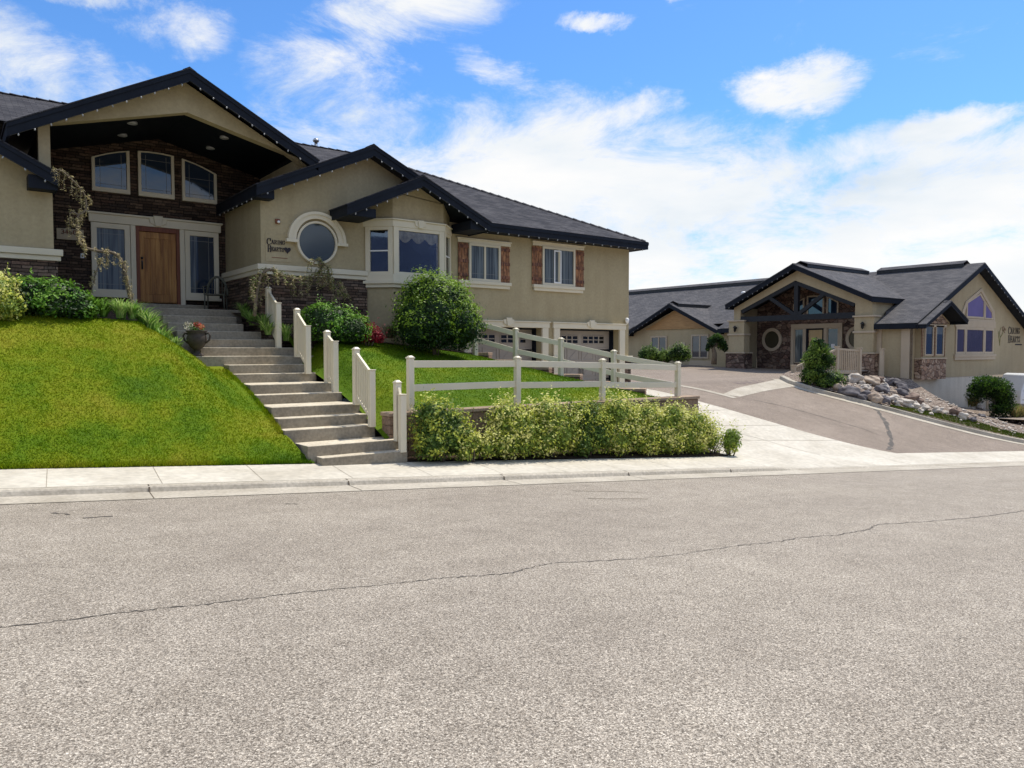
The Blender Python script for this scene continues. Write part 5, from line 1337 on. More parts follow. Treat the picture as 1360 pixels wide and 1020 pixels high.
# railing sections on the right of the steps
RG_ = []
rail_lab = ['topmost cream railing panel beside the house wall at the head of the steps', 'second cream railing panel from the top of the steps', 'short middle cream railing panel, third of five beside the steps',
            'long cream railing panel just above the lowest one beside the steps', 'lowest cream railing panel at the foot of the steps beside the hedge']
for k_, (x, ya, ta, ba, yb, tb, bb_) in enumerate(((6.62,19.08,3.20,2.06,18.40,2.80,1.62),(6.80,17.62,2.60,1.45,16.98,2.20,1.06),(6.93,16.15,2.04,.86,15.74,1.83,.66),(6.93,14.66,1.65,.46,13.95,1.23,.05),(7.18,13.32,.99,-.20,12.98+.14,.76,-.40))):
    r_ = empty('step_railing', (x, (ya+yb)/2, bb_), rail_lab[k_], 'railing', 'railing panels beside the steps')
    for (y, t, b, cap) in ((ya,ta,ba,True),(yb,tb,bb_,False)):
        mb = MB(); mb.box(x-.062, x+.062, y-.062, y+.062, b, t-.03)
        ps = mb.build('post', M['vinyl'], r_, bevel=.008)
        mb = MB(); mb.box(x-.072, x+.072, y-.072, y+.072, t-.029, t-.008)
        if cap: mb.solid([(x-.066,y-.066,t-.0075),(x+.066,y-.066,t-.0075),(x+.066,y+.066,t-.0075),(x-.066,y+.066,t-.0075)], [(x-.03,y-.03,t+.03),(x+.03,y-.03,t+.03),(x+.03,y+.03,t+.03),(x-.03,y+.03,t+.03)])
        mb.build('post_cap', M['vinyl'], ps, bevel=.006)
    y0, y1 = ya-.0625, yb+.0625
    mb = MB(); sl_top = ((ta-.10)-(tb-.06)); mb.bar((x,y0,ta-.13), (x,y1,tb-.07), .055, .085); mb.build('top_rail', M['vinyl'], r_, bevel=.006)
    mb = MB(); mb.bar((x,y0,ba+.16), (x,y1,bb_+.21), .05, .08); mb.build('bottom_rail', M['vinyl'], r_, bevel=.006)
    n = max(4, int(abs(y0-y1)/.083)); 
    for i in range(n):
        f_ = (i+.5)/n; y = lerp(y0, y1, f_); mb = MB(); 
        mb.box(x-.018, x+.018, y-.024, y+.024, lerp(ba+.16,bb_+.21,f_)+.02, lerp(ta-.13,tb-.07,f_)-.02)
        mb.build('baluster', M['vinyl'], r_)
# ------------------------------------------------------------------ retaining walls
def block_course(mb, a, b, z0, z1, dep, seed, m=0, ln=.42):
    """one course of split-face blocks from a to b"""
    rn = random.Random(seed); a = V(a); b = V(b); L = (b-a).length; d = (b-a).normalized(); s_ = V((-d.y, d.x, 0)); t = -rn.uniform(0, ln*.5)
    while t < L:
        l = ln*rn.uniform(.8, 1.2); t0 = max(0, t); t1 = min(L, t+l)
        if t1-t0 > .05:
            o = rn.uniform(-.012, .012); p = [a+d*(t0+.004)-s_*(dep/2+o), a+d*(t1-.004)-s_*(dep/2+o), a+d*(t1-.004)+s_*dep/2, a+d*(t0+.004)+s_*dep/2]
            mb.solid([(q.x,q.y,z0+.003) for q in p], [(q.x,q.y,z1-.003) for q in p], m)
        t += l
rw = empty('retaining_wall', (11.7, 13.75, -.6), 'tan block retaining wall behind the variegated hedge, below the level rail fence', 'retaining wall')
mb = MB()
for c_ in range(9):
    z1 = .27-c_*.18
    block_course(mb, (7.12,13.72,0), (16.72,13.72,0), z1-.18, z1, .34, 40+c_)
mb.build('blocks', M['block'], rw, fix=True, bevel=.012)
mb = MB(); block_course(mb, (7.10,13.72,0), (16.74,13.72,0), .272, .355, .40, 77, 0, .55); mb.build('cap_blocks', M['block_cap'], rw, fix=True, bevel=.012)
rw2 = empty('retaining_wall', (14.5, 16.5, 0), 'stepped tan block wall climbing beside the driveway to the garage', 'retaining wall')
mb = MB(); mc = MB(); dq = (Q2-P2); nq = V((-dq.y, dq.x, 0)).normalized()*-1
if nq.x < 0: nq = -nq
nseg = 7
for i in range(nseg):
    a = P2+dq*(i/nseg)+nq*.22; b = P2+dq*((i+1)/nseg)+nq*.22; mid_ = (a+b)*.5
    if i == 0: a = a+dq.normalized()*.25
    top = z_mid(xline(mid_.y)-.05, mid_.y)+.02
    if i == 0: top = .27
    z = top-.09; 
    for c_ in range(9):
        block_course(mb, a, b, z-.18, z, .34, 100+i*10+c_); z -= .18
        if z < z_drive(mid_.x+.3, mid_.y)-.2: break
    e_ = .10
    block_course(mc, a+dq.normalized()*.0, b+dq.normalized()*(-.01), top-.088, top, .42, 300+i, 0, .45)
mb.build('blocks', M['block'], rw2, fix=True, bevel=.012); mc.build('cap_blocks', M['block_cap'], rw2, fix=True, bevel=.012)
# ------------------------------------------------------------------ vinyl rail fences
def fence(label, base, posts, rails, w_=.125):
    f = empty('rail_fence', base, label, 'fence')
    for (x, y, b, t) in posts:
        mb = MB(); mb.box(x-w_/2, x+w_/2, y-w_/2, y+w_/2, b, t-.05); p = mb.build('post', M['vinyl'], f, bevel=.008)
        mb = MB(); mb.box(x-w_/2-.012, x+w_/2+.012, y-w_/2-.012, y+w_/2+.012, t-.049, t-.02)
        h = w_/2; mb.solid([(x-h,y-h,t-.0195),(x+h,y-h,t-.0195),(x+h,y+h,t-.0195),(x-h,y+h,t-.0195)], [(x-.03,y-.03,t+.012),(x+.03,y-.03,t+.012),(x+.03,y+.03,t+.012),(x-.03,y+.03,t+.012)])
        mb.build('post_cap', M['vinyl'], p, bevel=.006)
    for p0, p1 in zip(posts, posts[1:]):
        d = V((p1[0]-p0[0], p1[1]-p0[1], 0)).normalized()*(w_/2-.004)
        if abs(d.x) < abs(d.y)*3 and abs(d.x) > .01: d = d*1.1
        for r0, r1 in rails(p0, p1):
            mb = MB(); mb.bar((p0[0]+d.x, p0[1]+d.y, r0), (p1[0]-d.x, p1[1]-d.y, r1), .042, .145); mb.build('rail', M['vinyl'], f, bevel=.006)
fp = [(7.70,13.72,.27,1.49),(10.49,13.72,.27,1.47),(13.18,13.72,.27,1.40),(16.02,13.72,.27,1.30)]
fence('level cream two-rail fence along the wall top above the hedge', (11.8,13.72,.36), [(a,b,.357,d) for a, b, c_, d in fp],
      lambda p, q: ((p[3]-.165, q[3]-.165), (p[3]-.66, q[3]-.63)))
sp = [(16.02+.0,13.90,.36,1.26)]
sp = []
for y, t in ((15.17,1.62),(16.40,1.97),(17.49,2.26),(18.50,2.60)):
    sp.append((xline(y)-.05, y, z_mid(xline(y)-.1, y)-.1, t))
a0 = (16.02, 13.72, .36, 1.30)
f2 = empty('rail_fence', (14.4,16,.5), 'sloping cream two-rail fence climbing beside the driveway', 'fence')
prev = a0
for (x, y, b, t) in sp:
    mb = MB(); mb.box(x-.0625, x+.0625, y-.0625, y+.0625, b, t-.05); p = mb.build('post', M['vinyl'], f2, bevel=.008)
    mb = MB(); mb.box(x-.075, x+.075, y-.075, y+.075, t-.049, t-.02); mb.solid([(x-.0625,y-.0625,t-.0195),(x+.0625,y-.0625,t-.0195),(x+.0625,y+.0625,t-.0195),(x-.0625,y+.0625,t-.0195)], [(x-.03,y-.03,t+.012),(x+.03,y-.03,t+.012),(x+.03,y+.03,t+.012),(x-.03,y+.03,t+.012)]); mb.build('post_cap', M['vinyl'], p, bevel=.006)
    d = V((x-prev[0], y-prev[1], 0)).normalized()*.07
    for o in (.165,.66):
        mb = MB(); mb.bar((prev[0]+d.x, prev[1]+d.y, prev[3]-o+.02), (x-d.x, y-d.y, t-o-.02), .042, .145); mb.build('rail', M['vinyl'], f2, bevel=.006)
    prev = (x, y, b, t)

# ------------------------------------------------------------------ plants
def leaf_mass(mb, lobes, n, size, seed, mats, bias=None, shell=.45, up=.35, clump=2.2, shape='leaf', top=0, topm=None, ragged=.07):
    """many leaf-sized faces spread through the lobes (cx,cy,cz,rx,ry,rz); clumps of light and dark"""
    rn = random.Random(seed); vol = [l[3]*l[4]+l[4]*l[5]+l[3]*l[5] for l in lobes]; tot = sum(vol); off_ = V((seed*1.7, seed*.3, 0))
    for l, v_ in zip(lobes, vol):
        c = V(l[:3]); zmin = None
        for _ in range(int(n*v_/tot)):
            d = V((rn.gauss(0,1), rn.gauss(0,1), rn.gauss(0,1))).normalized()
            r = 1-shell*rn.random()**1.6
            bumpy = 1+.28*noise.noise(d*2.3+off_+c*.7)+.13*noise.noise(d*6+off_)
            if rn.random() < ragged: bumpy += rn.uniform(.02,.10+ragged)
            p = c+V((d.x*l[3], d.y*l[4], d.z*l[5]))*r*bumpy
            if len(l) > 6 and p.z < l[6]: continue
            g = noise.noise(p*clump+off_)+.22*rn.gauss(0,1)+(top*d.z if top else 0)  # top shifts upper leaves to lighter colours, painting light from above
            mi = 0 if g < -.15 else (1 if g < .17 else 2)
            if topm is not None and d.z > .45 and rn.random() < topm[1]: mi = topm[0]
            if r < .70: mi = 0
            nn_ = (d+V((rn.gauss(0,.5), rn.gauss(0,.5), rn.gauss(0,.5)+up))).normalized()
            t = nn_.orthogonal().normalized(); t.rotate(__import__('mathutils').Quaternion(nn_, rn.uniform(0,6.28))); b = nn_.cross(t)
            s_ = size*rn.uniform(.6,1.35); w_ = s_*rn.uniform(.4,.6)
            mb.add([p-t*s_*.5, p+b*w_*.5+nn_*s_*.06, p+t*s_*.5, p-b*w_*.5+nn_*s_*.06], [(0,1,2,3)], mi)
def core(mb, lobes, k, m=0):
    for i, l in enumerate(lobes): mb.ball(l[:3], 1, 14, 9, m, (l[3]*k, l[4]*k, l[5]*k), .35, i+3)

def shrub(label, lobes, n, size, seed, mats, cat='shrub', name='shrub', group=None, core_k=.72, stem=True, shoots=14, shoot_l=1.0, **kw):
    base = (lobes[0][0], lobes[0][1], min(l[2]-l[5] for l in lobes)*.98)
    r_ = empty(name, base, label, cat, group)
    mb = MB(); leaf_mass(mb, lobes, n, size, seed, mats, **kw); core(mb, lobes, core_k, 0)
    rs = random.Random(seed+500)
    for _ in range(shoots):
        l = rs.choice(lobes); a = rs.uniform(0,6.28); e_ = rs.uniform(.15,1.4); d = V((cos(a)*cos(e_), sin(a)*cos(e_), sin(e_))); p0 = V(l[:3])+V((d.x*l[3],d.y*l[4],d.z*l[5]))*.85; L_ = rs.uniform(.16,.36)*shoot_l
        q = (d+V((rs.gauss(0,.25), rs.gauss(0,.25), .7))).normalized()
        for k_ in range(9):
            c = p0+q*L_*k_/8; t_ = V((rs.gauss(0,1), rs.gauss(0,1), rs.gauss(0,.6)+.4)).normalized(); b_ = t_.orthogonal().normalized(); z_ = size*rs.uniform(.7,1.2)
            mb.add([c, c+t_*z_*.5+b_*z_*.22, c+t_*z_, c+t_*z_*.5-b_*z_*.22], [(0,1,2,3)], rs.choice((1,2,2)))
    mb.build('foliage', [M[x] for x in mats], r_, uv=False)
    if stem:
        mb = MB(); rn = random.Random(seed)
        c = V(lobes[0][:3]); zb = base[2]-.1
        for i in range(5):
            a = rn.uniform(0,6.28); mb.tube([(c.x+.06*cos(a), c.y+.06*sin(a), zb), (c.x+.15*cos(a), c.y+.15*sin(a), lerp(zb,c.z,.5)), (c.x+lobes[0][3]*.5*cos(a), c.y+lobes[0][4]*.5*sin(a), c.z+.1)], [.022,.017,.008], 6)
        mb.build('stem', M['trunk'], r_, uv=False)
    return r_
# variegated hedge: eight shrubs and one small one at the drive
VG = ['lf_vgreen','lf_yel','lf_cream']; VG2 = ['lf_vg_dark','lf_vgreen','lf_yel']
def hz(x): return z_walk(x)+.04
hedge = [ # x, y, r, height, mats, label
 (8.02,13.06,.60,1.18,VG2,'greenest hedge shrub at the left end beside the lowest railing panel'),
 (8.72,12.92,.34,.55,VG,'low pale cream-leaved sprout at the foot of the leftmost hedge shrub'),
 (9.78,12.98,.62,1.16,VG,'bright yellow hedge shrub right of the gap showing the block wall'),
 (10.85,12.98,.62,1.26,VG,'taller green hedge shrub in front of the second fence post'),
 (11.95,12.94,.60,1.24,VG2,'broad variegated hedge shrub in the middle of the row'),
 (13.0,12.88,.62,1.38,VG,'variegated hedge shrub below the third fence post'),
 (13.95,12.80,.57,1.20,VG,'yellowish hedge shrub left of the last fence post'),
 (14.85,12.72,.60,1.20,VG,'yellow-green hedge shrub below the end post of the level fence'),
 (15.62,12.66,.52,1.02,VG,'rightmost full hedge shrub leaning over the wall corner'),
]
for i, (x, y, r, h, mt, lb) in enumerate(hedge):
    z0 = hz(x); L = [(x,y,z0+h*.52,r*1.12,r*.74,h*.52,z0+.02),(x-.2,y-.05,z0+h*.80,r*.72,r*.55,h*.28,z0),(x+.28,y-.1,z0+h*.40,r*.72,r*.66,h*.38,z0+.02),(x-.3,y-.12,z0+h*.3,r*.6,r*.6,h*.3,z0+.02)]
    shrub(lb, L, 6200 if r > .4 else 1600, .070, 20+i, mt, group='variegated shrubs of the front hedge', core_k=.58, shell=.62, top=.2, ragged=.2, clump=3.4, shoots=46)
x, y = 16.42, 12.25; z0 = z_walk(x)+.02
shrub('small yellow-green shrub alone at the corner of the concrete drive', [(x,y,z0+.36,.27,.27,.33,z0+.02),(x+.05,y,z0+.5,.2,.2,.2,z0)], 1700, .06, 41, ['lf_vgreen','lf_light','lf_yel'], group='variegated shrubs of the front hedge', core_k=.6)
mb = MB(); rn = random.Random(4)
for i in range(40):
    a = rn.uniform(0,6.28); l = rn.uniform(.25,.5); bx_, by_ = 16.05+rn.uniform(-.12,.12), 12.5+rn.uniform(-.15,.15)
    mb.tube([(bx_,by_,z_walk(16)+.02),(bx_+.1*cos(a),by_+.1*sin(a),z_walk(16)+l*.6),(bx_+.22*cos(a),by_+.22*sin(a),z_walk(16)+l)], [.006,.004,.002], 4)
tag(mb.build('dead_shrub', M['trunk'], None, (16.05,12.5,z_walk(16)), uv=False), 'bare twiggy reddish shrub between the hedge end and the small green shrub', 'shrub')
# shrubs near the house
x, y, z0 = 10.52, 17.35, 1.60
shrub('large round dark green bush in front of the bay window', [(x,y,z0+.98,1.15,1.05,1.02,z0+.05),(x-.15,y,z0+1.45,.80,.8,.66,z0),(x+.55,y-.2,z0+.72,.78,.75,.72,z0),(x-.6,y-.15,z0+.7,.72,.65,.68,z0),(x+.35,y-.1,z0+1.4,.55,.55,.5,z0)], 24000, .075, 51, ['lf_deep','lf_mid','lf_light'], core_k=.74, shell=.45, clump=3.2, top=.62, ragged=.14, shoots=90)
x, y, z0 = 7.75, 17.85, 1.95
shrub('low mounded deep green shrub behind the second railing panel', [(x,y,z0+.28,.80,.62,.50,z0-.1),(x+.45,y-.1,z0+.15,.62,.55,.42,z0-.1),(x-.25,y,z0+.5,.5,.45,.34,z0)], 9500, .07, 52, ['lf_dark','lf_blue','lf_blue2'], core_k=.8, shell=.35, top=.3)
x, y, z0 = 8.72, 17.75, 1.86
shrub('small dark red barberry shrub under the stone base right of the mounded shrub', [(x,y,z0+.18,.38,.3,.27,z0-.05),(x-.3,y+.05,z0+.16,.3,.25,.22,z0-.05),(x+.25,y,z0+.08,.25,.22,.15,z0-.05)], 3000, .055, 53, ['lf_red2','lf_red','lf_red'], core_k=.6)
x, y, z0 = 1.75, 17.75, 2.30
shrub('spreading bright green juniper at the top of the left lawn', [(x,y,z0+.33,.72,.55,.44,z0-.05),(x-.45,y,z0+.36,.55,.5,.42,z0-.05),(x+.42,y-.05,z0+.18,.45,.4,.28,z0-.05)], 9000, .075, 54, ['lf_dark','lf_blue','lf_blue2'], core_k=.72, shell=.45, top=.3, up=.8)
x, y, z0 = .72, 17.35, 2.22
shrub('pale yellow variegated shrub at the far left edge of the lawn', [(x,y,z0+.42,.55,.5,.50,z0-.05),(x-.3,y,z0+.62,.4,.4,.36,z0),(x+.22,y-.08,z0+.24,.34,.32,.30,z0-.05)], 6500, .065, 55, VG, core_k=.65, shell=.5, top=.2)

def tuft(mb, c, n, h, spread, rn, w_=.018, droop=.5, m=(0,)):
    """strap leaves arching from a crown"""
    c = V(c)
    for _ in range(n):
        a = rn.uniform(0,6.28); d = V((cos(a), sin(a), 0)); s_ = V((-sin(a), cos(a), 0)); L = h*rn.uniform(.6,1.15); sp_ = spread*rn.uniform(.25,1.1)
        p0 = c+d*rn.uniform(0,.05)+s_*rn.uniform(-.05,.05); k_ = 4; vs = []; ww = w_*rn.uniform(.6,1.2)
        for i in range(k_+1):
            t = i/k_; q = p0+d*sp_*t**1.3+V((0,0,L*(t*1.25-droop*t*t*1.1))); wi = ww*(1-t**2)*.5+.001
            vs += [q-s_*wi, q+s_*wi]
        mb.add(vs, [(2*i,2*i+1,2*i+3,2*i+2) for i in range(k_)], rn.choice(m))
def clump(label, name, cat, pts, n, h, sp_, mats, seed, w_=.03, droop=.75, group=None):
    rn = random.Random(seed); mb = MB()
    for p in pts: tuft(mb, p, n, h*rn.uniform(.85,1.1), sp_, rn, w_, droop, tuple(range(len(mats))))
    return tag(mb.build(name, [M[m_] for m_ in mats], None, pts[0], uv=False), label, cat, group)
zb = lambda x, y: z_lawn(x, min(y, 18.4))+.02
LG_ = 'daylilies in the entrance beds'
clump('dark strap-leaved daylily clump nearest the juniper', 'daylily', 'daylily', [(2.45,17.75,z_lawn(2.45,min(17.75,18.4))+.05),(2.7,17.85,z_lawn(2.7,min(17.85,18.4))+.05),(2.25,17.9,z_lawn(2.25,min(17.9,18.4))+.05),(2.55,18.2,z_lawn(2.55,min(18.2,18.4))+.05)], 70, .54, .40, ['lf_mid','lily'], 61, .034, .52, group=LG_)
clump('daylily clump below the left sidelight window', 'daylily', 'daylily', [(3.0,17.75,z_lawn(3.0,min(17.75,18.4))+.05),(3.25,17.85,z_lawn(3.25,min(17.85,18.4))+.05),(3.1,18.2,z_lawn(3.1,min(18.2,18.4))+.05)], 75, .54, .42, ['lily','lily2'], 62, .034, .52, group=LG_)
clump('paler daylily clump in front of the wooden door', 'daylily', 'daylily', [(3.55,17.7,z_lawn(3.55,min(17.7,18.4))+.05),(3.8,17.8,z_lawn(3.8,min(17.8,18.4))+.05),(3.45,17.95,z_lawn(3.45,min(17.95,18.4))+.05),(3.75,18.3,z_lawn(3.75,min(18.3,18.4))+.05)], 75, .54, .42, ['lily','lily2'], 63, .034, .52, group=LG_)
clump('daylily clump right at the left edge of the upper steps', 'daylily', 'daylily', [(4.05,17.95,z_lawn(4.05,min(17.95,18.4))+.05),(4.18,18.3,z_lawn(4.18,min(18.3,18.4))+.05),(4.1,18.7,z_lawn(4.1,min(18.7,18.4))+.05)], 70, .54, .38, ['lily','lily2'], 64, .034, .52, group=LG_)
clump('daylily clump right of the upper steps below the porch chair', 'daylily', 'daylily', [(6.28,19.3,2.25),(6.3,19.6,2.35),(6.3,20.0,2.5)], 75, .54, .32, ['lily','lily2'], 65, .034, .52, group=LG_)
clump('daylily clump against the topmost railing panel', 'daylily', 'daylily', [(6.47,18.7,2.0),(6.44,18.95,2.12),(6.85,18.5,1.85)], 75, .54, .32, ['lily','lily2'], 66, .034, .52, group=LG_)
clump('dry brown ornamental grass between red barberry and large bush', 'ornamental_grass', 'grass', [(9.62,18.3,1.95),(9.75,18.35,1.95)], 90, .55, .42, ['straw','needle2','trunk'], 67, .014, .55)

def weeping(label, trunk, rad, seed, dens, lens, mats, branches=(), cat='weeping tree', name='weeping_tree', spread=.22, tuft_size=.05):
    """bent trunk with hanging branchlets clad in short needles"""
    rn = random.Random(seed); r_ = empty(name, trunk[0], label, cat)
    def smooth(P):
        P = [V(p) for p in P]; out = []
        for i in range(len(P)-1):
            p0, p1, p2, p3 = P[max(i-1,0)], P[i], P[i+1], P[min(i+2,len(P)-1)]
            for k_ in range(6):
                t = k_/6; out.append(.5*((2*p1)+(p2-p0)*t+(2*p0-5*p1+4*p2-p3)*t*t+(3*p1-p0-3*p2+p3)*t**3))
        out.append(P[-1]); return out
    mt = MB(); mc = MB(); T = smooth(trunk); n = len(T)
    mt.tube(T, [lerp(rad, rad*.3, i/(n-1)) for i in range(n)], 8)
    lines = [(T, .25)]
    for b in branches:
        B = smooth(b); mt.tube(B, [lerp(rad*.5, rad*.15, i/(len(B)-1)) for i in range(len(B))], 6); lines.append((B, 0))
    for Ln, start in lines:
        L = sum((b-a).length for a, b in zip(Ln, Ln[1:])); k_ = int(L*dens)
        for i in range(k_):
            t = lerp(start, 1, (i+rn.random())/k_); p = pl(Ln, t); a = rn.uniform(0,6.28); out = V((cos(a), sin(a), 0))*spread*rn.uniform(.2,1); l = rn.uniform(*lens)
            Q = [p, p+out*.6+V((0,0,.05)), p+out-V((0,0,l*.4)), p+out*1.1+V((rn.uniform(-.03,.03),rn.uniform(-.03,.03),-l))]
            Q = smooth(Q); mt.tube(Q[::3]+[Q[-1]], .006, 4, cap=False)
            for q in Q:
                for _ in range(3):
                    c = q+V((rn.gauss(0,.018), rn.gauss(0,.018), rn.gauss(0,.02))); d = V((rn.gauss(0,1), rn.gauss(0,1), rn.gauss(0,.7)-.5)).normalized(); s_ = d.orthogonal().normalized()
                    mc.add([c-s_*tuft_size*.16, c+s_*tuft_size*.16, c+d*tuft_size*rn.uniform(.7,1.4)], [(0,1,2)], rn.randrange(len(mats)))
    mt.build('trunk', M['trunk'], r_, uv=False); mc.build('crown', [M[m_] for m_ in mats], r_, uv=False)
    return r_
ax = lambda px, py, Y: (lambda d: tuple(V((0,0,1.6))+d*(Y/d.y)))(R*((px-680)/1000)+F*(cos(pitch)+sin(pitch)*(-(py-510)/1000))+V((0,0,-sin(pitch)+cos(pitch)*(-(py-510)/1000))))
tp = [ax(176,412,18.25), ax(170,385,18.25), ax(163,350,18.2), ax(150,336,18.2), ax(128,333,18.2), ax(108,325,18.2), ax(102,305,18.2), ax(104,287,18.2), ax(114,278,18.2), ax(112,258,18.2), ax(97,240,18.2), ax(80,226,18.2), ax(68,228,18.2)]
weeping('dry weeping conifer with a serpentine trunk left of the front door', tp, .036, 71, 6, (.08,.36), ['needle','needle3','needle2'],
        [[ax(146,334,18.2), ax(134,345,18.15), ax(124,375,18.15), ax(121,392,18.15)], [ax(104,285,18.2), ax(94,283,18.2), ax(92,305,18.2)], [ax(165,350,18.2), ax(170,375,18.2), ax(178,402,18.2)]], spread=.10, tuft_size=.05)
tp = [ax(338,420,18.75), ax(341,390,18.72), ax(346,368,18.7), ax(358,358,18.7), ax(375,366,18.65), ax(398,371,18.6), ax(418,367,18.6), ax(428,353,18.6), ax(424,345,18.55), ax(414,350,18.5)]
weeping('low weeping conifer sprawling along the stone base under the round window', tp, .045, 72, 13, (.12,.45), ['needle','needle3','needle2','lf_vgreen'],
        [[ax(420,365,18.6), ax(436,368,18.5), ax(450,380,18.5), ax(459,398,18.5)], [ax(345,368,18.7), ax(337,372,18.7), ax(334,395,18.7)], [ax(424,350,18.5), ax(436,358,18.5), ax(440,385,18.5)]], spread=.22, tuft_size=.06)

# urns with flowers
def urn(label, c, h, flowers, seed):
    r_ = empty('urn_planter', c, label, 'planter'); c = V(c); k_ = h/.62
    mb = MB(); mb.lathe(c, [(a*k_, b*k_) for a, b in ((.15,0),(.16,.02),(.15,.045),(.07,.07),(.055,.12),(.075,.15),(.14,.20),(.20,.30),(.225,.40),(.20,.47),(.19,.52),(.225,.56),(.235,.58),(.21,.585),(.18,.55))], 24)
    b = mb.build('urn', M['urn'], r_, uv=False)
    for s_ in (-1, 1):
        mb = MB(); d = V((R.x, R.y, 0))*s_
        mb.tube([c+d*.20*k_+V((0,0,.50*k_)), c+d*.27*k_+V((0,0,.53*k_)), c+d*.31*k_+V((0,0,.46*k_)), c+d*.28*k_+V((0,0,.36*k_)), c+d*.20*k_+V((0,0,.30*k_))], .022*k_, 8); mb.build('handle', M['urn'], r_, uv=False)
    rn = random.Random(seed); mb = MB()
    leaf_mass(mb, [(c.x,c.y,c.z+.64*k_,.17*k_,.17*k_,.12*k_)], 260, .05, seed, None)
    tuft(mb, c+V((0,0,.56*k_)), 12, .32*k_, .15, rn, .012, .4, (1,))
    mb.build('plant', [M['lf_dark'], M['lf_mid'], M['lily']], r_, uv=False)
    for (dx, dz, rad, m_) in flowers:
        mb = MB(); leaf_mass(mb, [(c.x+R.x*dx-.10*F.x, c.y+R.y*dx-.10*F.y, c.z+dz, rad, rad, rad*.7)], 110, .038, seed+int(dx*100)+5, None); mb.build('flowers', [M[m_[0]], M[m_[1]], M[m_[1]]], r_, uv=False)
    return r_
urn('dark clay urn with white and red flowers on the left end of the wide step', (4.62,17.98+.12,ZS[9]), .62, [(-.13,.68,.13,('fl_white','fl_white')),(.05,.72,.09,('lf_red','fl_red')),(.15,.66,.08,('fl_orange','fl_red'))], 81)
tag(ST.children[9], None)
urn('second clay urn half hidden behind the second railing panel', (7.22,18.05,1.66), .6, [(-.03,.66,.10,('fl_white','lf_cream'))], 82)

# porch chairs
def chair(label, x, y, z, rz, grp):
    r_ = empty('porch_chair', (x,y,z), label, 'chair', grp); ca_, sa_ = cos(rz), sin(rz)
    T = lambda a, b, c_: (x+a*ca_-b*sa_, y+a*sa_+b*ca_, z+c_)
    mb = MB(); mb.tube([T(.27*cos(pi*i/14), .24, .44+.50*sin(pi*i/14)) for i in range(15)], .034, 8)
    for q in (-.13,-.045,.045,.13): mb.tube([T(q,.235,.46), T(q,.24,.44+.5*sqrt(max(0,1-(q/.27)**2))-.02)], .009, 6)
    mb.build('backrest', M['wicker'], r_, uv=False)
    mb = MB(); n = 9
    for i in range(n):
        t0 = -.25+i*.5/n; mb.solid([T(-.26,t0,.42),T(.26,t0,.42),T(.26,t0+.045,.42),T(-.26,t0+.045,.42)], [T(-.26,t0,.445),T(.26,t0,.445),T(.26,t0+.045,.445),T(-.26,t0+.045,.445)])
    mb.build('seat', M['wicker'], r_, fix=True)
    for a in (-.25,.25):
        for b in (-.23,.23):
            mb = MB(); mb.tube([T(a,b,.0), T(a*.96,b*.96,.42)], [.014,.02], 8); mb.build('leg', M['wicker'], r_, uv=False)
        mb = MB(); mb.tube([T(a*1.06,.22,.66), T(a*1.15,0,.66), T(a*1.12,-.22,.64), T(a*1.02,-.23,.42)], .017, 8); mb.build('armrest', M['wicker'], r_, uv=False)
chair('grey hoop-backed chair on the porch right of the doorway', 5.95, 21.3, 2.69, radians(-25), 'porch chairs')

# ------------------------------------------------------------------ in front of the lodge
def zat(s_, t): return z_bank_row(s_, t)
# boulders
rn = random.Random(91); RK = []
spots = [(1112,514,.55,'rock_tan'),(1128,522,.62,'rock_dark'),(1142,528,.55,'rock_dark'),(1150,520,.35,'rock_dark'),(1135,501,.55,'rock_pale'),(1120,502,.42,'rock_tan'),(1145,508,.36,'rock_pale'),(1148,513,.42,'rock_pale'),(1158,504,.55,'rock_tan'),(1166,502,.45,'rock_brown'),
 (1171,503,.40,'rock_pale'),(1174,510,.34,'rock_pale'),(1172,516,.55,'rock_dark'),(1185,520,.40,'rock_tan'),(1183,505,.50,'rock_dark'),(1194,507,.48,'rock_dark'),(1199,513,.45,'rock_dark'),(1196,520,.52,'rock_dark'),(1163,528,.50,'rock_tan'),(1174,530,.48,'rock_dark'),(1186,528,.44,'rock_pale'),
 (1192,531,.36,'rock_pale'),(1203,534,.50,'rock_pale'),(1214,535,.40,'rock_pale'),(1228,538,.36,'rock_pale'),(1210,527,.48,'rock_brown'),(1221,531,.36,'rock_brown'),(1104,506,.34,'rock_pale'),(1244,541,.30,'rock_pale'),(1255,545,.28,'rock_pale'),(1268,543,.34,'rock_brown'),(1279,549,.32,'rock_pale'),(1292,553,.28,'rock_dark'),(1303,549,.30,'rock_dark'),(1222,542,.26,'rock_pale'),(1236,546,.22,'rock_pale'),(1300,537,.34,'rock_pale'),(1288,545,.25,'rock_tan')]
kinds = {'rock_tan':'tan','rock_pale':'pale','rock_dark':'dark grey','rock_brown':'brown'}
def on_bank(px, py):
    u = -(py-510)/1000; rr = (px-680)/1000
    d = R*rr+F*(cos(pitch)+sin(pitch)*u)+V((0,0,-sin(pitch)+cos(pitch)*u)); o = V((0,0,1.6))
    best = None; bd_ = 9
    for p in bank_pts:
        v_ = p-o; t = v_.dot(d)/d.length_squared; e_ = (v_-d*t).length
        if e_ < bd_: bd_ = e_; best = p
    t = (best-o).dot(d)/d.length_squared
    return o+d*t
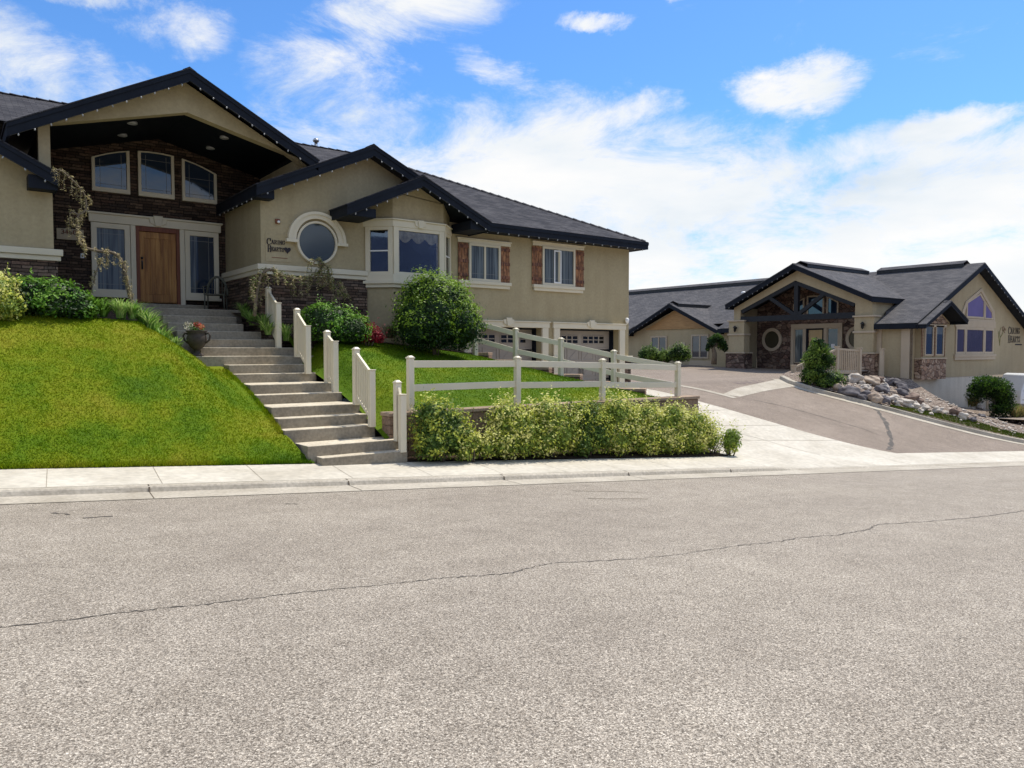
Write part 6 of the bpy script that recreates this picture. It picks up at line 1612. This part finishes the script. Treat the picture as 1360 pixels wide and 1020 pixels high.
for i, (px, py, sz, mt) in enumerate(spots):
    p = on_bank(px, py+6); mb = MB(); k_ = .58
    mb.ball((0,0,0), sz*k_, 16, 11, 0, (rn.uniform(.9,1.25), rn.uniform(.75,1.0), rn.uniform(.58,.78)), .75, i+5)
    o = mb.build('boulder', M[mt], None, (0,0,0), uv=False)
    o.location = p+V((0,0,sz*.25)); o.rotation_euler = (rn.uniform(-.3,.3), rn.uniform(-.3,.3), rn.uniform(0,6.28)); ORG[o] = o.location.copy()
    sb = o.modifiers.new('Subdivision', 'SUBSURF'); sb.levels = 1; sb.render_levels = 1
    where = ('at the left of the rock pile' if px < 1125 else 'on the upper edge of the pile' if py < 506 else 'in the lowest row of the pile' if py > 526 and px < 1212 else 'in the cluster beside the downspout' if px > 1180 and py < 523 else 'in the middle of the pile' if px < 1212 else 'on the bank under the concrete wall')
    size = 'large' if sz > .5 else 'medium' if sz > .38 else 'small'
    tag(o, '%s %s boulder %s' % (size, kinds[mt], where), 'boulder', 'landscape boulders on the bank by the lodge'); RK.append((o, px, py))
# make labels single: count repeats of the same wording from left to right
from collections import defaultdict
dd = defaultdict(list)
for o, px, py in RK: dd[o['label']].append((px, o))
ordw = ['leftmost','second from left','third from left','fourth from left','fifth from left','sixth from left','seventh from left','eighth from left']
for lb, L in dd.items():
    if len(L) > 1:
        for k_, (px, o) in enumerate(sorted(L, key=lambda t: t[0])): o['label'] = lb+', '+ordw[k_]+' such'
# small stones strewn through the gravel
mb = MB(); rn = random.Random(5)
for i in range(550):
    s_ = rn.uniform(.05,.48); t = rn.uniform(.04,.6)**1.2+(.12 if s_ > .16 else 0)*rn.random(); p = z_bank_row(s_, t); r = rn.uniform(.025,.07)
    mb.ball(p+V((0,0,r*.3)), r, 7, 5, rn.randrange(3), (rn.uniform(.8,1.3), rn.uniform(.8,1.3), .7), .6, i)
tag(mb.build('loose_stones', [M['rock_pale'], M['rock_tan'], M['rock_pale']], uv=False), 'loose pale river stones scattered over the gravel bank', 'stones', kind='stuff')
# ramp railing of cream vinyl, painted tan for the shade it stands in
rr_ = empty('ramp_railing', (33.5,19.6,.5), 'cream vinyl railing with close balusters along the lodge entrance ramp', 'railing')
rp = [ax(1054,499,19.3)[:2]+(0,), ax(1111,497,18.75)[:2]+(0,), ax(1141,497,18.5)[:2]+(0,), ax(1171,497,18.5)[:2]+(0,)]
rp = [V(p) for p in rp]
def rz_at(px, py, p): # height of a pixel row at the plan position p
    d = R*((px-680)/1000)+F*(cos(pitch)+sin(pitch)*(-(py-510)/1000))+V((0,0,-sin(pitch)+cos(pitch)*(-(py-510)/1000))); t = p.x/d.x
    return 1.6+d.z*t
zz = [(rz_at(1054,500,rp[0]),rz_at(1054,486,rp[0])),(rz_at(1111,498,rp[1]),rz_at(1111,461,rp[1])),(rz_at(1141,498,rp[2]),rz_at(1141,463,rp[2])),(rz_at(1171,497,rp[3]),rz_at(1171,464,rp[3]))]
for p, (b, t) in zip(rp, zz):
    mb = MB(); mb.box(p.x-.08, p.x+.08, p.y-.08, p.y+.08, b-.4, t); q = mb.build('post', M['trim_lodge'], rr_, bevel=.01)
    mb = MB(); mb.box(p.x-.1, p.x+.1, p.y-.1, p.y+.1, t+.001, t+.05); mb.build('post_cap', M['trim_lodge'], q)
bl = MB()
for (p, (b0, t0)), (q, (b1, t1)) in list(zip(zip(rp, zz), zip(rp[1:], zz[1:])))[:3]:
    if q is rp[3]: continue
    for z0, z1, h_ in ((t0-.08,t1-.1,.09),(b0+.1,b1+.1,.09)):
        mb = MB(); mb.bar((p.x,p.y,z0), (q.x,q.y,z1), .06, h_); mb.build('rail', M['trim_lodge'], rr_)
    n = int((q-p).length/.125)
    for i in range(1, n):
        f_ = i/n; c = p.lerp(q, f_); mb = MB(); mb.box(c.x-.022, c.x+.022, c.y-.022, c.y+.022, lerp(b0,b1,f_)+.1, lerp(t0-.1,t1-.12,f_)); mb.build('baluster', M['trim_lodge'], rr_)
# ramp slab behind the railing
mb = MB(); sheet(mb, [(31.6,19.95,0),(33.6,19.6,0),(36.7,19.2,0)], [(32.2,20.9,0),(34,20.9,0),(36.7,20.9,0)], 3, 6, lambda x, y: .48+.03*max(0,x-32)); tag(mb.build('ramp', M['conc']), kind='structure')
# trees and shrubs there
p = on_bank(1082,512); p = V(p)
def small_tree(label, base, lobes, n, size, seed, mats, tr, name='tree', cat='tree', th=.07, **kw):
    r_ = empty(name, base, label, cat); mb = MB(); leaf_mass(mb, lobes, n, size, seed, mats, **kw); mb.build('crown', [M[m_] for m_ in mats], r_, uv=False)
    mb = MB(); mb.tube(tr, [lerp(th, th*.45, i/(len(tr)-1)) for i in range(len(tr))], 8)
    rn = random.Random(seed)
    for l in lobes:
        c = V(l[:3]); a = V(tr[len(tr)//2]); mb.tube([a, (a+c)*.5+V((0,0,.1)), c], [th*.4, th*.3, th*.12], 6)
    mb.build('trunk', M['trunk'], r_, uv=False); return r_
d_ = 35.; sc_ = d_/1000
def pz(px, py, dist=d_):   # point at a given depth
    d = R*((px-680)/1000)+F*(cos(pitch)+sin(pitch)*(-(py-510)/1000))+V((0,0,-sin(pitch)+cos(pitch)*(-(py-510)/1000)))
    return V((0,0,1.6))+d*dist
dp = (p-V((0,0,1.6))).dot(F)
lob = []
for px, py, rx, ry in ((1088,465,14,11),(1078,478,13,14),(1098,480,12,12),(1084,495,15,13),(1073,500,11,12),(1092,508,10,8),(1085,456,9,7)):
    c = pz(px, py, dp); lob.append((c.x,c.y,c.z,rx*dp/1000,rx*dp/1000,ry*dp/1000))
for i in range(1): pass
small_tree('drooping green weeping tree at the kerb corner before the ramp railing', p, lob, 9000, .10, 101, ['lf_dark','lodge_lf','lodge_lf2'], [p-V((0,0,.1)), p+V((.1,0,.7)), pz(1082,480,dp), pz(1088,462,dp)], 'weeping_tree', 'weeping tree', .10, shell=.75, up=-.5)
p2 = on_bank(1106,512); c = V(p2)
shrub('low green groundcover shrub left of the boulders', [(c.x,c.y,c.z+.25,.7,.5,.36),(c.x-.5,c.y+.1,c.z+.2,.5,.4,.3)], 2600, .09, 102, ['lf_dark','lodge_lf','lodge_lf2'], core_k=.6)
# dark cascading mulberry-like shrub by the concrete wall
p = on_bank(1316,553); dp = (p-V((0,0,1.6))).dot(F); k_ = dp/1000; lob = []
for px, py, rx, ry in ((1312,512,22,12),(1298,522,14,12),(1330,522,15,16),(1336,538,12,16),(1326,545,12,12),(1322,520,16,14)):
    c = pz(px, py, dp); lob.append((c.x,c.y,c.z,rx*k_*1.2,rx*k_,ry*k_*1.1))
small_tree('dark dome-shaped weeping shrub beside the white van', p, lob, 12000, .11, 103, ['lf_deep','lf_dark','lf_mid'], [p-V((0,0,.1)), pz(1322,540,dp), pz(1318,525,dp), pz(1312,515,dp)], 'weeping_shrub', 'weeping shrub', .09, shell=.7, up=-.9, top=.3)
c = on_bank(1291,540); clump('yellowish ornamental grass at the left foot of the dark weeping shrub', 'ornamental_grass', 'grass', [tuple(c), (c.x+.4,c.y,c.z), (c.x-.3,c.y+.1,c.z)], 220, .75, .5, ['straw','straw2','needle2'], 104, .03, .45)
c = on_bank(1352,560); clump('green-gold ornamental grass at the right edge beside the van', 'ornamental_grass', 'grass', [tuple(c), (c.x+.5,c.y,c.z), (c.x-.4,c.y,c.z), (c.x+1,c.y+.2,c.z)], 200, .85, .45, ['straw2','needle2','straw'], 105, .03, .35)
# shrubs and a palm-like weeping tree along the left wing
def court(px, py): q = on_drive(px, py); return V((q.x, q.y, z_drive(q.x, q.y)))
for i, (px, w_, h_, lb) in enumerate(((862,22,19,'leafy rose bush at the left end of the lodge wall'),(902,24,21,'taller leafy rose bush below the first lodge window'),(882,14,13,'small leafy bush between two taller ones at the lodge wall'))):
    dp = 46.0-(px-862)*.02; c = pz(px, 479-h_*.5, dp); k_ = dp/1000; zc_ = 479-h_*.45
    lo = [(c.x,c.y,c.z,w_*.5*k_,w_*.5*k_,h_*.55*k_),(pz(px-w_*.3,zc_+2,dp).x,pz(px-w_*.3,zc_+2,dp).y,c.z-.1,w_*.36*k_,w_*.36*k_,h_*.42*k_),(pz(px+w_*.32,zc_+3,dp).x,pz(px+w_*.32,zc_+3,dp).y,c.z-.15,w_*.36*k_,w_*.36*k_,h_*.4*k_)]
    shrub(lb, lo, 3200, .12, 110+i, ['lf_dark','lodge_lf','lodge_lf2'], group='bushes along the lodge wall', core_k=.6, shell=.6)
dp = 42.5; k_ = dp/1000
b = pz(948,484,dp); lob = []
for px, py, rx, ry in ((953,449,7,6),(958,456,6,9),(945,455,6,8),(963,462,4,6),(940,462,3,5)):
    c = pz(px, py, dp); lob.append((c.x,c.y,c.z,rx*k_,rx*k_,ry*k_))
small_tree('dark standard weeping tree between the last lodge window and the porch column', b, lob, 2600, .12, 120, ['lf_deep','lf_dark','lodge_lf'], [b, pz(949,470,dp), pz(947,460,dp), pz(952,450,dp)], 'weeping_tree', 'weeping tree', .16, shell=.8, up=-.6)

# white van parked at the right edge
def van(c, ang):
    r_ = empty('van', c, 'white van parked at the right edge beside the dark weeping shrub', 'van'); ca_, sa_ = cos(ang), sin(ang)
    def T(l, w_, z): return (c[0]+l*ca_-w_*sa_, c[1]+l*sa_+w_*ca_, c[2]+z)
    prof = [(-2.45,.42),(-2.50,.75),(-2.42,1.02),(-1.75,1.18),(-1.05,1.86),(-.75,1.98),(1.95,2.04),(2.12,1.98),(2.46,1.15),(2.5,.9),(2.5,.45)]
    mb = MB(); secs = []
    for w_, ins in ((-.98,0),):
        pass
    def loop(w_, tuck): return [T(l*(1 if z < 1.15 else 1-.0*tuck), w_*(1 if z < 1.15 else 1-.085*(z-1.15)/.85), z) for l, z in prof]
    mb.solid(loop(-.97,1), loop(.97,1)); mb.build('body', M['van'], r_, fix=True, bevel=.05)
    for s_ in (-1, 1):
        for (a, b_) in (((-1.38,1.22),(-.35,1.8)),((-.25,1.22),(.85,1.8)),((.95,1.22),(2.2,1.8))):
            w0, w1 = s_*(.97*(1-.085*.07/.85)+.004), s_*(.97*(1-.085*.65/.85)+.004)
            lo = a[0] if a[0] > -1 else -1.42; hi = a[0] if a[0] > -1 else -.85
            mb = MB(); mb.solid([T(lo,w0,a[1]),T(b_[0],w0,a[1]),T(b_[0],w1,b_[1]),T(hi,w1,b_[1])], [T(lo,w0+s_*.012,a[1]),T(b_[0],w0+s_*.012,a[1]),T(b_[0],w1+s_*.012,b_[1]),T(hi,w1+s_*.012,b_[1])]); mb.build('window', M['pane'], r_, fix=True)
        mb = MB(); mb.box(0,0,0,0,0,0)
        mb = MB(); q = T(-1.45, s_*1.08, 1.22); mb.ball(q, .13, 10, 7, 0, (.6,.9,1)); mb.build('mirror', M['van'], r_, uv=False)
        mb = MB(); mb.solid([T(-2.47,s_*.55,.80),T(-2.40,s_*.93,.80),T(-2.36,s_*.93,.98),T(-2.42,s_*.55,.96)], [T(-2.53,s_*.55,.80),T(-2.46,s_*.95,.80),T(-2.42,s_*.95,.98),T(-2.48,s_*.55,.96)]); mb.build('headlight', M['white'], r_, fix=True)
        for l in (-1.55, 1.55):
            mb = MB(); n = 20
            prof_w = [(.20,-.02),(.33,-.02),(.345,.02),(.345,.18),(.33,.22),(.20,.22)]
            vs = []; 
            for rad, o in prof_w:
                for k2 in range(n):
                    a = 2*pi*k2/n; vs.append(T(l+rad*cos(a), s_*(1.0-o), .345+rad*sin(a)))
            fs = [(i*n+k2, i*n+(k2+1)%n, (i+1)*n+(k2+1)%n, (i+1)*n+k2) for i in range(5) for k2 in range(n)]
            mb.add(vs, fs, 0, True); wh = mb.build('wheel', M['rubber'], r_, uv=False, fix=True)
            mb = MB(); vs = [T(l+.2*cos(2*pi*k2/n), s_*1.005, .345+.2*sin(2*pi*k2/n)) for k2 in range(n)]+[T(l+.2*cos(2*pi*k2/n), s_*.85, .345+.2*sin(2*pi*k2/n)) for k2 in range(n)]
            mb.add(vs, [tuple(range(n)), tuple(range(n, 2*n))]+[(k2,(k2+1)%n,n+(k2+1)%n,n+k2) for k2 in range(n)]); mb.build('rim', M['steel'], wh, uv=False, fix=True)
    mb = MB(); mb.solid([T(-1.73,-.86,1.215),T(-1.73,.86,1.215),T(-1.10,.80,1.83),T(-1.10,-.80,1.83)], [T(-1.745,-.86,1.23),T(-1.745,.86,1.23),T(-1.115,.80,1.845),T(-1.115,-.80,1.845)]); mb.build('windscreen', M['pane'], r_, fix=True)
    mb = MB(); mb.solid([T(-2.56,-.9,.42),T(-2.56,.9,.42),T(-2.56,.9,.62),T(-2.56,-.9,.62)], [T(-2.4,-.97,.42),T(-2.4,.97,.42),T(-2.4,.97,.62),T(-2.4,-.97,.62)]); mb.build('bumper', M['garage'], r_, fix=True)
    for z, h in ((.66,.05),(1.14,.02)):
        mb = MB()
        for s_ in (-1, 1): mb.solid([T(-2.3,s_*.972,z),T(2.4,s_*.972,z),T(2.4,s_*.972,z+h),T(-2.3,s_*.972,z+h)], [T(-2.3,s_*.984,z),T(2.4,s_*.984,z),T(2.4,s_*.984,z+h),T(-2.3,s_*.984,z+h)])
        mb.build('side_moulding', M['steel'], r_, fix=True)
vc = pz(1397,546,40.5); van((vc.x, vc.y, pz(1397,546,40.5).z), radians(146))
mb = MB(); sheet(mb, [(40,13.2,0),(40,17.3,0)], [(60,13.2,0),(60,17.3,0)], 6, 4, lambda x, y: pz(1412,548,40.5).z+.01-.02*(x-45)); tag(mb.build('parking_pad', M['drive']), kind='structure')
